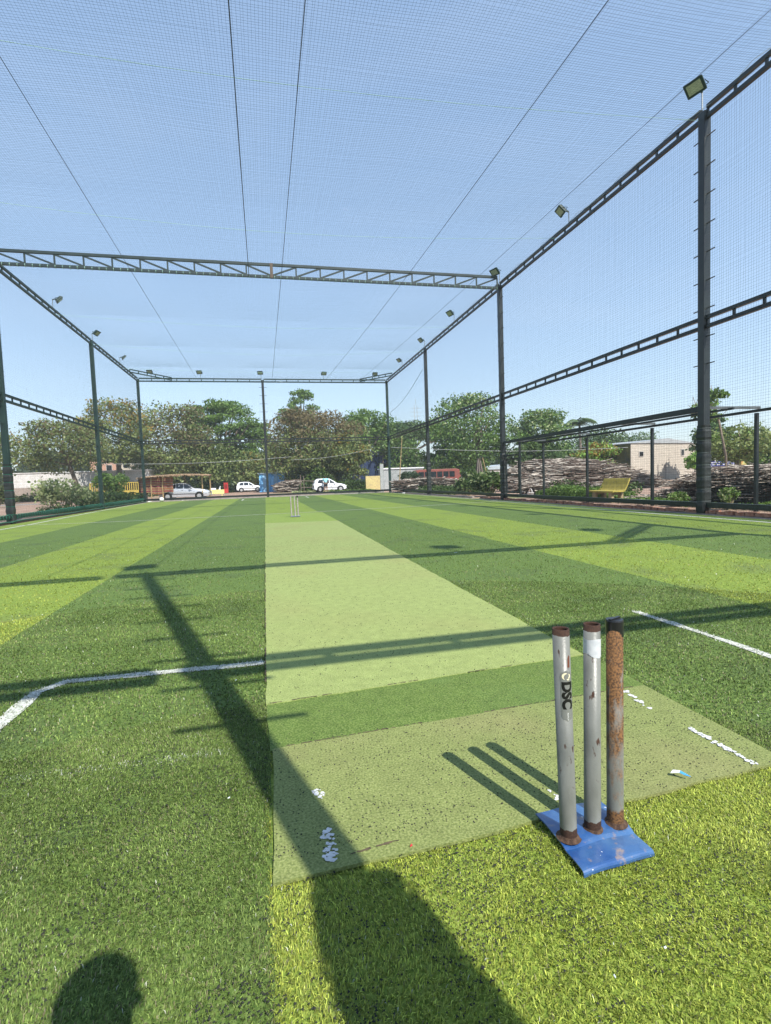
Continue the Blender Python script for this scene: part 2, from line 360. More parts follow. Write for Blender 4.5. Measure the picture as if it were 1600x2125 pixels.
# ------------------------------------------------------------ grass blades and rubber crumb
def seg_dist(x, y, a, b):
    ax, ay = a; bx, by = b; dx, dy = bx - ax, by - ay; t = np.clip(((x - ax) * dx + (y - ay) * dy) / (dx * dx + dy * dy), 0, 1)
    return np.hypot(x - ax - t * dx, y - ay - t * dy)
def patch_noise(x, y, f, seed):
    r = np.random.default_rng(seed); v = np.zeros_like(x)
    for k in range(10):
        a = r.uniform(0, 6.28); ff = f * r.uniform(0.6, 1.9); v += np.sin((x * math.cos(a) + y * math.sin(a)) * ff + r.uniform(0, 6.28))
    return v / 3.2
def blades(n, r0, r1, wd, ln, name):
    # uniform over the ground in a wedge in front of the standing place
    th = rng.uniform(rad(28), rad(132), n); r = np.sqrt(rng.uniform(r0 ** 2, r1 ** 2, n))
    x = r * np.cos(th); y = r * np.sin(th)
    if r1 > 12: fade = rng.random(n) < np.clip((15.0 - r) / 10.0, 0, 1) ** 1.6
    else: fade = np.ones(n, bool)
    ok = fade & (x > -7.7) & (x < 8.9) & (y > -0.2)
    # keep the mats free (a ragged fringe grows over their edges)
    e = 0.012 * patch_noise(x, y, 40, 3)
    onmat = (x > -0.033 + 0.5 * e) & (x < 1.652 + e) & (y > 1.325 + 0.055 * x + e) & (y < 16.9)
    ok &= ~onmat
    x = x[ok]; y = y[ok]; n = len(x)
    light = np.zeros(n, bool); xw = x + 0.006 * rng.standard_normal(n) + 0.008 * patch_noise(x, y, 7, 61)
    for i in range(len(EDG) - 1):
        light |= bool(LIGHT[i]) & (xw >= EDG[i]) & (xw < EDG[i + 1])
    base = np.where(light[:, None], np.array([[0.290, 0.338, 0.066]]) * (0.86 if r1 > 3 else 1.0), np.array([[0.154, 0.214, 0.053]]) * (0.9 if r1 > 3 else 1.0))
    u = rng.random(n)
    var = (rng.uniform(0.42, 1.22, n) + (rng.random(n) < 0.22) * rng.uniform(.3, .9, n))[:, None] * 1.16
    c = base * var
    if r1 > 12: var = 0.55 * var + 0.42
    c = base * var
    yel = (rng.random(n) < (0.25 if r1 < 12 else 0.08)) & light; c[yel] = c[yel] * np.array([1.10, 1.06, 0.9])
    tan = (rng.random(n) < np.where(light, 0.05, 0.16)); c[tan] = np.array([0.17, 0.16, 0.085]) * var[tan]
    nearcam = (~light) & (rng.random(n) < 0.30); c[nearcam] = np.array([0.115, 0.165, 0.045]) * var[nearcam]
    worn = patch_noise(x, y, 9, 5) + 0.6 * patch_noise(x, y, 30, 8)
    wm = (worn > 1.15) & (rng.random(n) < 0.5); c[wm] *= 0.45
    gl = rng.random(n) < 0.006; c[gl] = (0.5, 0.52, 0.42)  # a few pale blades: glints painted into the colour
    for pts, lw in LINES[:2]:
        for a, b in zip(pts[:-1], pts[1:]):
            d = seg_dist(x, y, a, b) + 0.010 * rng.standard_normal(n)
            k = (d < lw / 2) & (rng.random(n) < 0.88); c[k] = np.array([0.56, 0.57, 0.52]) * rng.uniform(0.75, 1.1, (k.sum(), 1))
    d = seg_dist(x, y, (-1.4, 2.04), (-0.2, 1.99)); k = (d < 0.022) & (rng.random(n) < 0.10); c[k] = (0.5, 0.52, 0.46)
    L = ln * rng.uniform(0.6, 1.25, n) * np.where(worn > 1.15, 0.55, 1.0); W = wd * rng.uniform(0.7, 1.3, n)
    # pile leans: mostly one way with scatter, swirls
    az = rng.uniform(0, 2 * np.pi, n); lean = rng.uniform(0.15, 1.05, n)
    main = 2.2 * patch_noise(x, y, 6, 21); mixm = rng.random(n) < 0.45; az = np.where(mixm, main + rng.normal(0, 0.6, n), az)
    dx = np.cos(az) * np.sin(lean); dy = np.sin(az) * np.sin(lean); dz = np.cos(lean)
    wa = az + np.pi / 2 + rng.normal(0, 0.5, n); wx = np.cos(wa) * W / 2; wy = np.sin(wa) * W / 2
    # two segments: lower stands up, upper curls over
    p0 = np.stack([x, y, np.full(n, -0.001)], 1); p1 = p0 + np.stack([dx * 0.35, dy * 0.35, 0.65 * dz + 0.08], 1) * L[:, None]
    p2 = p1 + np.stack([dx * 0.75, dy * 0.75, 0.25 * dz - 0.12], 1) * L[:, None]
    ww = np.stack([wx, wy, np.zeros(n)], 1)
    V = np.stack([p0 - ww, p0 + ww, p1 + ww, p1 - ww, p2], 1) * S         # 5 verts
    idx = (np.arange(n) * 5)[:, None]
    tri = np.concatenate([idx + np.array([[0, 1, 2]]), idx + np.array([[0, 2, 3]]), idx + np.array([[3, 2, 4]])], 0)
    cols = np.repeat(c, 5, 0)
    me = fast_mesh(name, V.reshape(-1, 3), tri, M_grass, cols, k=3)
    o = link(name, me); tag(o, None, None, kind='stuff'); return o
g1 = blades(340000, 0.55, 2.4, 0.0018, 0.0125, 'grass_blades'); tag(g1, 'curly synthetic grass blades nearest the camera, yellow green and dark green', 'grass')
g2 = blades(180000, 2.4, 5.0, 0.0036, 0.014, 'grass_blades'); tag(g2, 'synthetic grass blades in the middle distance on both sides of the mat', 'grass')
g3 = blades(190000, 5.0, 15.0, 0.0065, 0.016, 'grass_blades'); tag(g3, 'synthetic grass blades farther up the field beyond the box line', 'grass')

def crumbs():
    n = 7500
    x = rng.uniform(-0.03, 1.64, n); y = rng.uniform(1.33, 9.0, n)
    near = rng.random(n) < 0.42; y[near] = 1.34 + 0.65 * rng.random(near.sum()) ** 1.5
    keep = (patch_noise(x, y, 12, 31) + rng.normal(0, 0.8, n) > -0.2) & (y > 1.345 + 0.055 * x); keep |= rng.random(n) < 0.25
    x, y = x[keep], y[keep]; n = len(x)
    z = np.where(y < 1.98, 0.0142, np.where(y < 2.42, 0.0092, 0.0132))
    r = rng.uniform(0.0014, 0.0034, n) * np.where(y > 2.4, 1.3, 1)
    P = np.stack([x, y, z], 1); a = rng.uniform(0, 6.28, n)
    V = []
    for k in range(3): V.append(P + np.stack([np.cos(a + k * 2.1) * r * rng.uniform(.6, 1.4, n), np.sin(a + k * 2.1) * r * rng.uniform(.6, 1.4, n), np.zeros(n)], 1))
    V.append(P + np.stack([np.zeros(n), np.zeros(n), r * 1.1], 1))
    V = np.stack(V, 1) * S; idx = (np.arange(n) * 4)[:, None]
    tri = np.concatenate([idx + np.array([[0, 1, 3]]), idx + np.array([[1, 2, 3]]), idx + np.array([[2, 0, 3]])], 0)
    o = link('rubber_crumb', fast_mesh('rubber_crumb', V.reshape(-1, 3), tri, mat('black_rubber', (0.02, 0.022, 0.018), 0.9), k=3))
    tag(o, 'black rubber crumb scattered over the cricket mats', 'rubber crumb', kind='stuff')
crumbs()
def turf_crumbs():
    n = 42000; th = rng.uniform(rad(30), rad(130), n); r = 0.6 + 2.8 * rng.random(n) ** 1.2; x = r * np.cos(th); y = r * np.sin(th)
    ok = ~((x > -0.035) & (x < 1.655) & (y > 1.33 + 0.055 * x)) & (patch_noise(x, y, 9, 5) + 0.6 * patch_noise(x, y, 30, 8) + rng.normal(0, .45, n) > 0.35)
    x, y = x[ok], y[ok]; n = len(x); z = rng.uniform(0.006, 0.0125, n); q = rng.uniform(0.0014, 0.0036, n); P = np.stack([x, y, z], 1); a = rng.uniform(0, 6.28, n); V = []
    for k in range(3): V.append(P + np.stack([np.cos(a + k * 2.1) * q * rng.uniform(.6, 1.4, n), np.sin(a + k * 2.1) * q * rng.uniform(.6, 1.4, n), np.zeros(n)], 1))
    V.append(P + np.stack([np.zeros(n), np.zeros(n), q * 1.1], 1)); V = np.stack(V, 1) * S; idx = (np.arange(n) * 4)[:, None]
    tri = np.concatenate([idx + np.array([[0, 1, 3]]), idx + np.array([[1, 2, 3]]), idx + np.array([[2, 0, 3]])], 0)
    tag(link('rubber_crumb', fast_mesh('rubber_crumb', V.reshape(-1, 3), tri, MATS['black_rubber'], k=3)), 'black rubber crumb lying in dark drifts between the near turf blades', 'rubber crumb', kind='stuff')
turf_crumbs()

# ------------------------------------------------------------ steel cage
CAGE = thing('steel_cage', 'tall black steel cage frame around the turf, with lattice beams and runged columns', 'cage', (0, 0, 0))
CW = 0.165
NW = 0.12
def column(x, y, rung_dir, top=(0, 0), steel=None, pad=True, z1=H + 0.12):
    steel = steel or M_black
    cw_ = NW if y < 0 and abs(x) < 3 else CW
    m = MB((x, y, 0)); m.bar((x, y, -0.05), (x + top[0], y + top[1], z1), cw_, cw_, (0, 1, 0))
    c = m.build('column', steel, CAGE, bevel=0.008); c.location = Vector((x, y, 0)) * S
    at = lambda z: Vector((x + top[0] * z / H, y + top[1] * z / H, z))
    d = Vector((0, 0.27, 0)) if rung_dir == 'y' else Vector((0.27, 0, 0))
    for k in range(9):
        z = 3.19 + 0.578 * k + random.uniform(-.01, .01); a = at(z)
        rm = MB((x, y, 0)); rm.tube([a - d, a + d], 0.018 if y < 0 else 0.012, 6); rm.build('rung', steel, c)
    if pad:
        pm = MB((x, y, 0)); zt = 1.92
        zs = np.arange(0.02, zt, 0.065); vs = []; fs = []
        for j, z in enumerate(zs):
            g = (0.120 if y < 0 else 0.113) * (0.90 if j % 4 == 0 else 1.0) + random.uniform(-.004, .004); a = at(z)
            if j >= len(zs) - 2: g *= 0.93
            for sx, sy in ((-1, -.75), (-.75, -1), (.75, -1), (1, -.75), (1, .75), (.75, 1), (-.75, 1), (-1, .75)): vs.append(a + Vector((sx * g + random.uniform(-.003, .003), sy * g + random.uniform(-.003, .003), 0)))
        for j in range(len(zs) - 1):
            for k in range(8): fs.append((j * 8 + k, j * 8 + (k + 1) % 8, (j + 1) * 8 + (k + 1) % 8, (j + 1) * 8 + k))
        fs.append(tuple((len(zs) - 1) * 8 + k for k in range(8)))
        pm.add(vs, fs); pm.build('padding', M_pad, c)
        for j in range(0, len(zs), 4):
            a = at(zs[j]); st = MB((x, y, 0)); g = 0.117 if y < 0 else 0.109
            loop = [a + Vector((sx * g, sy * g, 0)) for sx, sy in ((-1, -.78), (-.78, -1), (.78, -1), (1, -.78), (1, .78), (.78, 1), (-.78, 1), (-1, .78), (-1, -.78))]
            st.tube(loop, 0.006, 4); st.build('strap', M_netg if x < 0 or y > 30 else mat('grey_strap', (0.10, 0.12, 0.115), 0.6), c)
    return c

def truss(p, q, hgt, n, cw=0.075, diag=0, name='lattice_beam', steel=None, upper=True):
    """two chords (p..q is the lower one) joined by n uprights"""
    steel = steel or M_black
    p = Vector(p); q = Vector(q); u = Vector((0, 0, hgt))
    m = MB(p); m.bar(p, q, cw, cw); m.bar(p + u, q + u, cw, cw)
    o = m.build(name, steel, CAGE); o.location = p * S
    for k in range(n + 1):
        a = p.lerp(q, k / n)
        s_ = MB(p); s_.bar(a + Vector((0, 0, cw / 2)), a + u - Vector((0, 0, cw / 2)), 0.035, 0.05, (q - p)); s_.build('upright', steel, o)
        if diag and k < n:
            b = p.lerp(q, (k + 1) / n); s_ = MB(p)
            if (k < n / 2) == (diag > 0): s_.bar(a + u * 0.9, b + u * 0.1, 0.045, 0.05)
            else: s_.bar(a + u * 0.1, b + u * 0.9, 0.045, 0.05)
            s_.build('diagonal', steel, o)
    return o
YS = [YF - PS * k for k in range(4)] + [YN]
for k in range(4): column(XR, YS[k], 'y', steel=M_green_steel if k == 0 else M_black, pad=k > 0)
column(XR, YS[4], 'y')
for k in range(5): column(XL, YS[k], 'y', steel=M_green_steel, pad=k > 1)
column(0.16, YF, 'x', pad=False)
column(0.63, YN, 'x', top=(0.39, 0.0))
nseg = round((YF - YN) / 0.636)
o_ = 0.0
for X, st in ((XR, M_black), (XL, M_green_steel)):
    for a in range(4):
        y0, y1 = YS[a + 1] + CW / 2, YS[a] - CW / 2; n = round((y1 - y0) / 0.636)
        truss((X, y0, H), (X, y1, H), 0.19, n, steel=st); truss((X, y0, HM - 0.095), (X, y1, HM - 0.095), 0.19, n, steel=st)
        rb = MB((X, y0, 0)); rb.bar((X, y0, 0.2), (X, y1, 0.2), 0.09, 0.11); r_ = rb.build('bottom_rail', st, CAGE); r_.location = Vector((X, y0, 0)) * S
for Y, xc, st in ((YF, 0.16, M_green_steel), (YN, 0.63, M_black)):
    for x0, x1 in ((XL + CW / 2, xc - CW / 2), (xc + CW / 2, XR - CW / 2)):
        n = round((x1 - x0) / 0.80)
        truss((x0, Y, H), (x1, Y, H), 0.19, n, steel=st); truss((x0, Y, HM - 0.095), (x1, Y, HM - 0.095), 0.19, n, steel=M_black)
        rb = MB((x0, Y, 0)); rb.bar((x0, Y, 0.16), (x1, Y, 0.16), 0.09, 0.13); r_ = rb.build('bottom_rail', M_black, CAGE); r_.location = Vector((x0, Y, 0)) * S
truss((XL + 0.1, YS[2], H + 0.02), (XR - 0.1, YS[2], H + 0.02), 0.41, 20, 0.085, diag=1, steel=mat('grey_green_steel', (0.018, 0.032, 0.034), 0.45, (0.03, 0.048, 0.05), 3))
for (a, b) in (((XL, 36.6), (-5.9, YF)), ((XR, 36.9), (7.2, YF)), ((XR, 1.2), (7.2, YN)), ((XL, 1.2), (-5.9, YN))):
    truss((*a, H + 0.19), (*b, H + 0.08), 0.17, 5, 0.06, steel=M_green_steel if a[1] > 20 else M_black, name='corner_brace')
# clamp plate on the beam joint
cp = MB((0.62, YS[2], H)); cp.box((0.575, YS[2], H + 0.225), (0.10, 0.10, 0.50)); o = cp.build('joint_plate', mat('brown_primer', (0.10, 0.07, 0.05), 0.6), CAGE); o.location = Vector((0.62, YS[2], H)) * S

# lower rail on the right wall, gate frame
def piece(name, m, mt, parent, org, **k):
    o = m.build(name, mt, parent, **k); o.location = Vector(org) * S; return o
m = MB((XR, YS[3], 2.25)); m.bar((XR, YS[3] + 0.1, 2.24), (XR, YS[2] - 0.1, 2.26), 0.07, 0.085); piece('middle_rail', m, M_black, CAGE, (XR, YS[3], 2.25))
GATE = thing('gate', 'narrow black steel gate with curved bracket beside the padded right column', 'gate', (XR, 18.4, 0))
def gp(name, pts, r=0.028):
    m = MB((XR, 18.4, 0)); 
    if len(pts) == 2: m.bar(pts[0], pts[1], r * 1.8, r * 1.8)
    else: m.tube(pts, r * 0.6, 6)
    m.build(name, M_black, GATE)
ga, gb_ = 18.98, 17.83
gp('gate_post', [(XR, gb_, 0.26), (XR, gb_, 2.2)], 0.035)
gp('stile', [(XR, gb_ + 0.09, 0.30), (XR, gb_ + 0.09, 1.62)]); gp('stile', [(XR, ga - 0.03, 0.30), (XR, ga - 0.03, 1.62)])
for z in (0.32, 0.98, 1.60, 1.74): gp('crossbar', [(XR, gb_ + 0.12, z), (XR, ga - 0.06, z)])
gp('curved_bracket', [(XR, ga - 0.05, 1.76)] + [(XR, ga - 0.1 - 0.9 * t, 1.78 + 0.33 * math.sin(t * 1.57)) for t in np.linspace(0, 1, 8)], 0.025)
m = MB((XR, 18.4, 0)); m.box((XR, gb_ + 0.13, 0.95), (0.03, 0.05, 0.09)); m.build('latch', M_black, GATE)

# spectator frame outside the right wall
DUG = thing('shelter_frame', 'open black steel shelter frame outside the right wall behind the yellow bench', 'frame', (10.62, 12, 0))
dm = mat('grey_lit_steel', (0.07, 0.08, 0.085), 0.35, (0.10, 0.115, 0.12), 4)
def dp(name, a, b, wd=0.066, mt=M_black):
    m = MB((10.62, 12, 0)); m.bar(a, b, wd, wd); return m.build(name, mt, DUG)
for y in (9.5, 12.7, 15.75, 18.6): dp('frame_post', (10.62, y, -0.02), (10.62, y, 2.16))
dp('long_rail', (10.62, 9.1, 2.21), (10.62, 18.9, 2.21), 0.06); dp('long_rail', (9.9, 9.4, 2.25), (9.9, 18.9, 2.25), 0.045)
for y in (9.5, 12.7, 15.75, 18.6): dp('cross_rail', (9.32, y + 0.05, 2.285), (10.75, y + 0.05, 2.285), 0.055, dm)
dp('long_rail', (9.42, 9.6, 2.33), (9.42, 18.9, 2.33), 0.04)

# ------------------------------------------------------------ nets
def net(name, label, P0, U, V, cell, rad_, mt, sag=None, seg=1.0, skip=None):
    P0 = np.array(P0, float); U = np.array(U, float); V = np.array(V, float); lu = np.linalg.norm(U); lv = np.linalg.norm(V)
    eu, ev = U / lu, V / lv; nrm = np.cross(eu, ev); verts = []; faces = []; base = 0
    for (e1, l1, e2, l2) in ((eu, lu, ev, lv), (ev, lv, eu, lu)):
        k = int(l2 / cell); m_ = max(2, int(l1 / seg) + 1)
        off = np.linspace(0, l2, k + 1)[:, None, None] + 0.004 * rng.standard_normal((k + 1, 1, 1)); tt = np.linspace(0, l1, m_)[None, :, None]
        C = P0 + e2 * off + e1 * tt + (e2 * 0.006) * rng.standard_normal((k + 1, m_, 1))
        if sag is not None: C = C + nrm * sag(off / l2, tt / l1) if e1 is eu else C + nrm * sag(tt / l1, off / l2)
        ring = []
        for a in (0.5, 2.6, 4.7): ring.append(C + (e2 * math.cos(a) + nrm * math.sin(a)) * rad_)
        R = np.stack(ring, 2)                      # cords, pts, 3, xyz
        nc, npt = R.shape[:2]; verts.append(R.reshape(-1, 3))
        I = np.arange(nc * npt * 3).reshape(nc, npt, 3) + base; base += nc * npt * 3
        for j in range(3):
            j2 = (j + 1) % 3
            faces.append(np.stack([I[:, :-1, j], I[:, :-1, j2], I[:, 1:, j2], I[:, 1:, j]], -1).reshape(-1, 4))
    V_ = np.concatenate(verts) * S; F = np.concatenate(faces)
    org = P0 * S
    o = link(name, fast_mesh(name, V_ - org, F, mt)); o.location = org
    return tag(o, label, 'net')
CELL = 0.055; CR = 0.0015
zz = H - 0.06
net('roof_net', 'fine dark roof net stretched flat across the top of the cage', (XL, YN, zz), (XR - XL, 0, 0), (0, YF - YN, 0), CELL, CR, M_net,
    sag=lambda a, b: -0.09 * np.abs(np.sin(a * math.pi * 8)) * np.abs(np.sin(b * math.pi * 3)))
net('wall_net', 'fine dark net hung on the right wall of the cage', (XR - 0.07, YN, 0.10), (0, YF - YN, 0), (0, 0, H - 0.15), CELL, CR, M_net)
net('wall_net', 'fine dark net hung on the left wall of the cage', (XL + 0.07, YN, 0.10), (0, YF - YN, 0), (0, 0, H - 0.15), CELL, CR, M_net)
net('wall_net', 'fine dark net hung on the far end wall of the cage', (XL, YF - 0.07, 0.10), (XR - XL, 0, 0), (0, 0, H - 0.15), CELL, CR, M_net)

# white-green lacing that ties the roof net to the cross beam, and green lacing at the foot of the left wall
def lacing(name, label, pts_fn, n, r, mt, rad_=0.008):
    m = MB()
    for k in range(n):
        c, d = pts_fn(k); c = Vector(c); d = Vector(d).normalized(); a = d.cross(Vector((0, 0, 1))).normalized()
        m.tube([c + (a * math.cos(t) + Vector((0, 0, 1)) * math.sin(t)) * r for t in np.linspace(0, 6.283, 9)], rad_, 3, caps=False)
    return tag(m.build(name, mt), label, 'lacing', kind='stuff')
lacing('net_lacing', 'pale cord loops lacing the roof net to the lattice cross beam', lambda k: ((XL + 0.1 + k * 0.216, YS[2], H + 0.0), (1, 0, 0)), 80, 0.058, M_rope_w, 0.006)
lacing('net_lacing', 'green cord loops lacing the left wall net to its bottom rail', lambda k: ((XL, 9.6 + k * 0.19, 0.2 + random.uniform(-.01, .01)), (0, 1, 0)), 150, 0.082, M_netg, 0.010)
# folded hem of net along the foot of the left wall
def wavy(m, a, b, r, n, amp):
    a = Vector(a); b = Vector(b); m.tube([a.lerp(b, t) + Vector((0, 0, random.uniform(-amp, amp))) for t in np.linspace(0, 1, n)], [r * random.uniform(.7, 1.2) for _ in range(n)], 6)
m = MB(); wavy(m, (XL + 0.12, 9.6, 0.06), (XL + 0.12, YF - 0.3, 0.06), 0.022, 60, 0.012)
tag(m.build('net_hem', mat('bundled_green_net', (0.02, 0.07, 0.045), 0.9, (0.04, 0.16, 0.10), 25)), 'bunched dark green hem of netting along the foot of the left wall', 'net hem')

# support ropes above the roof net
def rope(label, pts, r, mt):
    m = MB(pts[0]); m.tube(pts, r, 4); o = m.build('support_rope', mt); o.location = Vector(pts[0]) * S; tag(o, label, 'rope', 'ropes and wires carrying the roof net')
def curve(a, b, bow, n=14, zs=0.0, side=0.0):
    a = Vector(a); b = Vector(b); return [a.lerp(b, t) + Vector((side * math.sin(math.pi * t), bow * math.sin(math.pi * t), -zs * math.sin(math.pi * t))) for t in np.linspace(0, 1, n)]
ZR = H + 0.0
rope('leftmost dark lengthwise wire over the roof net', curve((-3.85, YN, ZR), (-4.15, YF, ZR), 0), 0.007, M_rope_d)
rope('dark braided lengthwise wire just left of the middle of the roof net', curve((-0.17, YN, ZR), (-0.20, YS[2], ZR), 0), 0.010, M_rope_d)
rope('dark lengthwise wire just right of the middle of the roof net', curve((0.97, YN, ZR), (0.82, YF, ZR), 0), 0.008, M_rope_d)
rope('dark lengthwise wire right of the middle that slants inwards to the far beam', curve((5.55, YN, ZR), (4.50, YF, ZR), 0, side=0.25), 0.008, M_rope_d)
rope('rightmost dark lengthwise wire close to the right wall beam', curve((8.3, YN, ZR), (7.0, YF, ZR), 0, side=0.2), 0.006, M_rope_d)
for yy, bow, lb_ in ((9.55, 0.5, 'nearest pale green crosswise rope on the roof net'), (14.9, 0.9, 'second pale green crosswise rope on the roof net, before the cross beam'), (24.3, 1.0, 'third pale crosswise rope, just beyond the lattice cross beam'), (29.0, 1.6, 'fourth pale crosswise rope on the far half of the roof net'), (34.6, 0.8, 'farthest pale crosswise rope close to the far beam')):
    rope(lb_, curve((XL, yy, ZR), (XR, yy, ZR), bow), 0.0045, M_rope_w)
rope('loose dark cable sagging along the right wall near the far corner', curve((XR - 0.1, 38.2, 5.8), (XR - 0.1, 29.2, 7.2), 0, zs=0.35), 0.012, M_rope_d)

m = MB((XR, 9.5, H + .22)); pts = []
for k in range(60):
    y = YN + .3 + k * .47; pts.append((XR - .045 + .02 * math.sin(k * 1.7), y, H + .225 + .10 * abs(math.sin(k * .79)) ** 6 - .05 * abs(math.sin(k * .4))))
m.tube(pts, 0.006, 4); o = m.build('lamp_cable', mat('pale_cable', (0.4, 0.42, 0.42), .6)); o.location = Vector((XR, 9.5, H + .22)) * S; tag(o, 'thin pale lamp cable looped loosely along the top beam of the right wall', 'cable')
# ------------------------------------------------------------ floodlights
def make_lamp():
    t = thing('floodlight', '', 'floodlight')
    p = MB(); p.tube([(0, 0, 0), (0, 0, 0.33)], 0.012, 6); p.build('pole', M_netg if False else mat('galvanised', (0.25, 0.27, 0.27), 0.4, metal=0.6), t)
    b = MB(); b.bar((0, 0, 0.32), (0, 0.09, 0.36), 0.03, 0.03); b.tube([(-0.16, 0.09, 0.36), (-0.16, 0.2, 0.37)], 0.008, 4); b.tube([(0.16, 0.09, 0.36), (0.16, 0.2, 0.37)], 0.008, 4); b.tube([(-0.16, 0.09, 0.36), (0.16, 0.09, 0.36)], 0.008, 4); b.build('bracket', M_green_steel, t)
    tilt = rad(48)
    def R3(v): v = Matrix.Rotation(tilt, 3, 'X') @ Vector(v); return v + Vector((0, 0.21, 0.34))
    h = MB()
    vs = [R3(v) for v in ((-.165, -.13, -.02), (.165, -.13, -.02), (.165, .13, -.02), (-.165, .13, -.02), (-.145, -.11, .045), (.145, -.11, .045), (.145, .11, .045), (-.145, .11, .045))]
    h.add(vs, [(0, 3, 2, 1), (4, 5, 6, 7), (0, 1, 5, 4), (1, 2, 6, 5), (2, 3, 7, 6), (3, 0, 4, 7)])
    hs = h.build('housing', M_green_steel, t, bevel=0.012)
    for k in range(5):
        f = MB(); x = -0.11 + k * 0.055; f.add([R3(v) for v in ((x - .004, -.10, .046), (x + .004, -.10, .046), (x + .004, .10, .046), (x - .004, .10, .046), (x - .004, -.10, .075), (x + .004, -.10, .075), (x + .004, .10, .075), (x - .004, .10, .075))], [(4, 5, 6, 7), (0, 1, 5, 4), (1, 2, 6, 5), (2, 3, 7, 6), (3, 0, 4, 7)]); f.build('cooling_fin', M_green_steel, hs)
    g = MB(); g.add([R3(v) for v in ((-.12, -.085, -.024), (.12, -.085, -.024), (.12, .085, -.024), (-.12, .085, -.024))], [(0, 3, 2, 1)]); g.build('lens', M_glass_lamp, t)
    return t
lamp0 = make_lamp()
LAMPS = [(XR, 9.55, -1, 0, 'large floodlight tilted over the tall column nearest on the right'),
 (XR, 14.45, -1, 0, 'second floodlight on the right wall beam, between two columns'),
 (XR, 19.2, -1, 0, 'floodlight peeping over the right end of the lattice cross beam'),
 (XR, 24.2, -1, 0, 'floodlight on the right beam beyond the cross beam'),
 (XR, 29.0, -1, 0, 'floodlight over the leaning column second from the far right corner'),
 (XR, 34.0, -1, 0, 'last floodlight on the right beam before the far corner'),
 (8.3, YF, 0, -1, 'floodlight above the corner brace at the right of the far beam'),
 (4.5, YF, 0, -1, 'floodlight on the far beam, right of its middle column'),
 (0.08, YF, 0, -1, 'floodlight over the middle column of the far beam'),
 (-4.0, YF, 0, -1, 'floodlight on the far beam, left of its middle column'),
 (-7.2, YF, 0, -1, 'floodlight above the corner brace at the left of the far beam'),
 (XL, 34.3, 1, 0, 'last floodlight on the left beam before the far corner'),
 (XL, 29.2, 1, 0, 'floodlight over the left column second from the far corner'),
 (XL, 24.2, 1, 0, 'floodlight on the left beam just beyond the cross beam, largest on that side'),
 (XR, 4.6, -1, 0, 'floodlight on the right beam outside the picture, seen only by its shadow'),
 (4.95, YN, 0, 1, 'floodlight on the near beam whose shadow falls right of the mat'),
 (8.2, 0.6, -1, 1, 'floodlight over the near right corner brace, seen only by its shadow'),
 (1.02, YN, 0, 1, 'floodlight over the near middle column whose shadow falls on the left')]
for i, (x, y, fx, fy, lb_) in enumerate(LAMPS):
    t = lamp0 if i == 0 else copy_tree(lamp0)
    t.location = Vector((x, y, H + 0.21)) * S; t.scale = (1.2, 1.2, 1.1)
    t.rotation_euler = (0, 0, math.atan2(-fx, fy) + random.uniform(-.35, .35)); t['label'] = lb_; t['group'] = 'floodlights along the cage beams'

# ------------------------------------------------------------ wickets
def tube_mesh(m, base, top, r, ri, n=28, z0=0.0):
    """open hollow pipe"""
    base = Vector(base); top = Vector(top); d = (top - base); prof = []
    for t, rr in ((0, r), (1, r), (1, ri), (0.55, ri)):
        prof.append((rr, t))
    vs = []; fs = []
    for k in range(n):
        a = 6.2832 * k / n
        for rr, t in prof: vs.append(base + d * t + Vector((rr * math.cos(a), rr * math.sin(a), 0)))
    for k in range(n):
        for i in range(3): fs.append((k * 4 + i, ((k + 1) % n) * 4 + i, ((k + 1) % n) * 4 + i + 1, k * 4 + i + 1))
    fs.append(tuple(k * 4 + 3 for k in range(n))); m.add(vs, fs)
def bore_mesh(m, base, top, r, n=28):
    base = Vector(base); top = Vector(top); d = top - base; vs = []; fs = []
    for k in range(n):
        a = 6.2832 * k / n
        for t, rr in ((0.994, r), (0.60, r)): vs.append(base + d * t + Vector((rr * math.cos(a), rr * math.sin(a), 0)))
    for k in range(n): fs.append((2 * k, 2 * ((k + 1) % n), 2 * ((k + 1) % n) + 1, 2 * k + 1))
    fs.append(tuple(2 * k + 1 for k in range(n))); m.add(vs, fs)
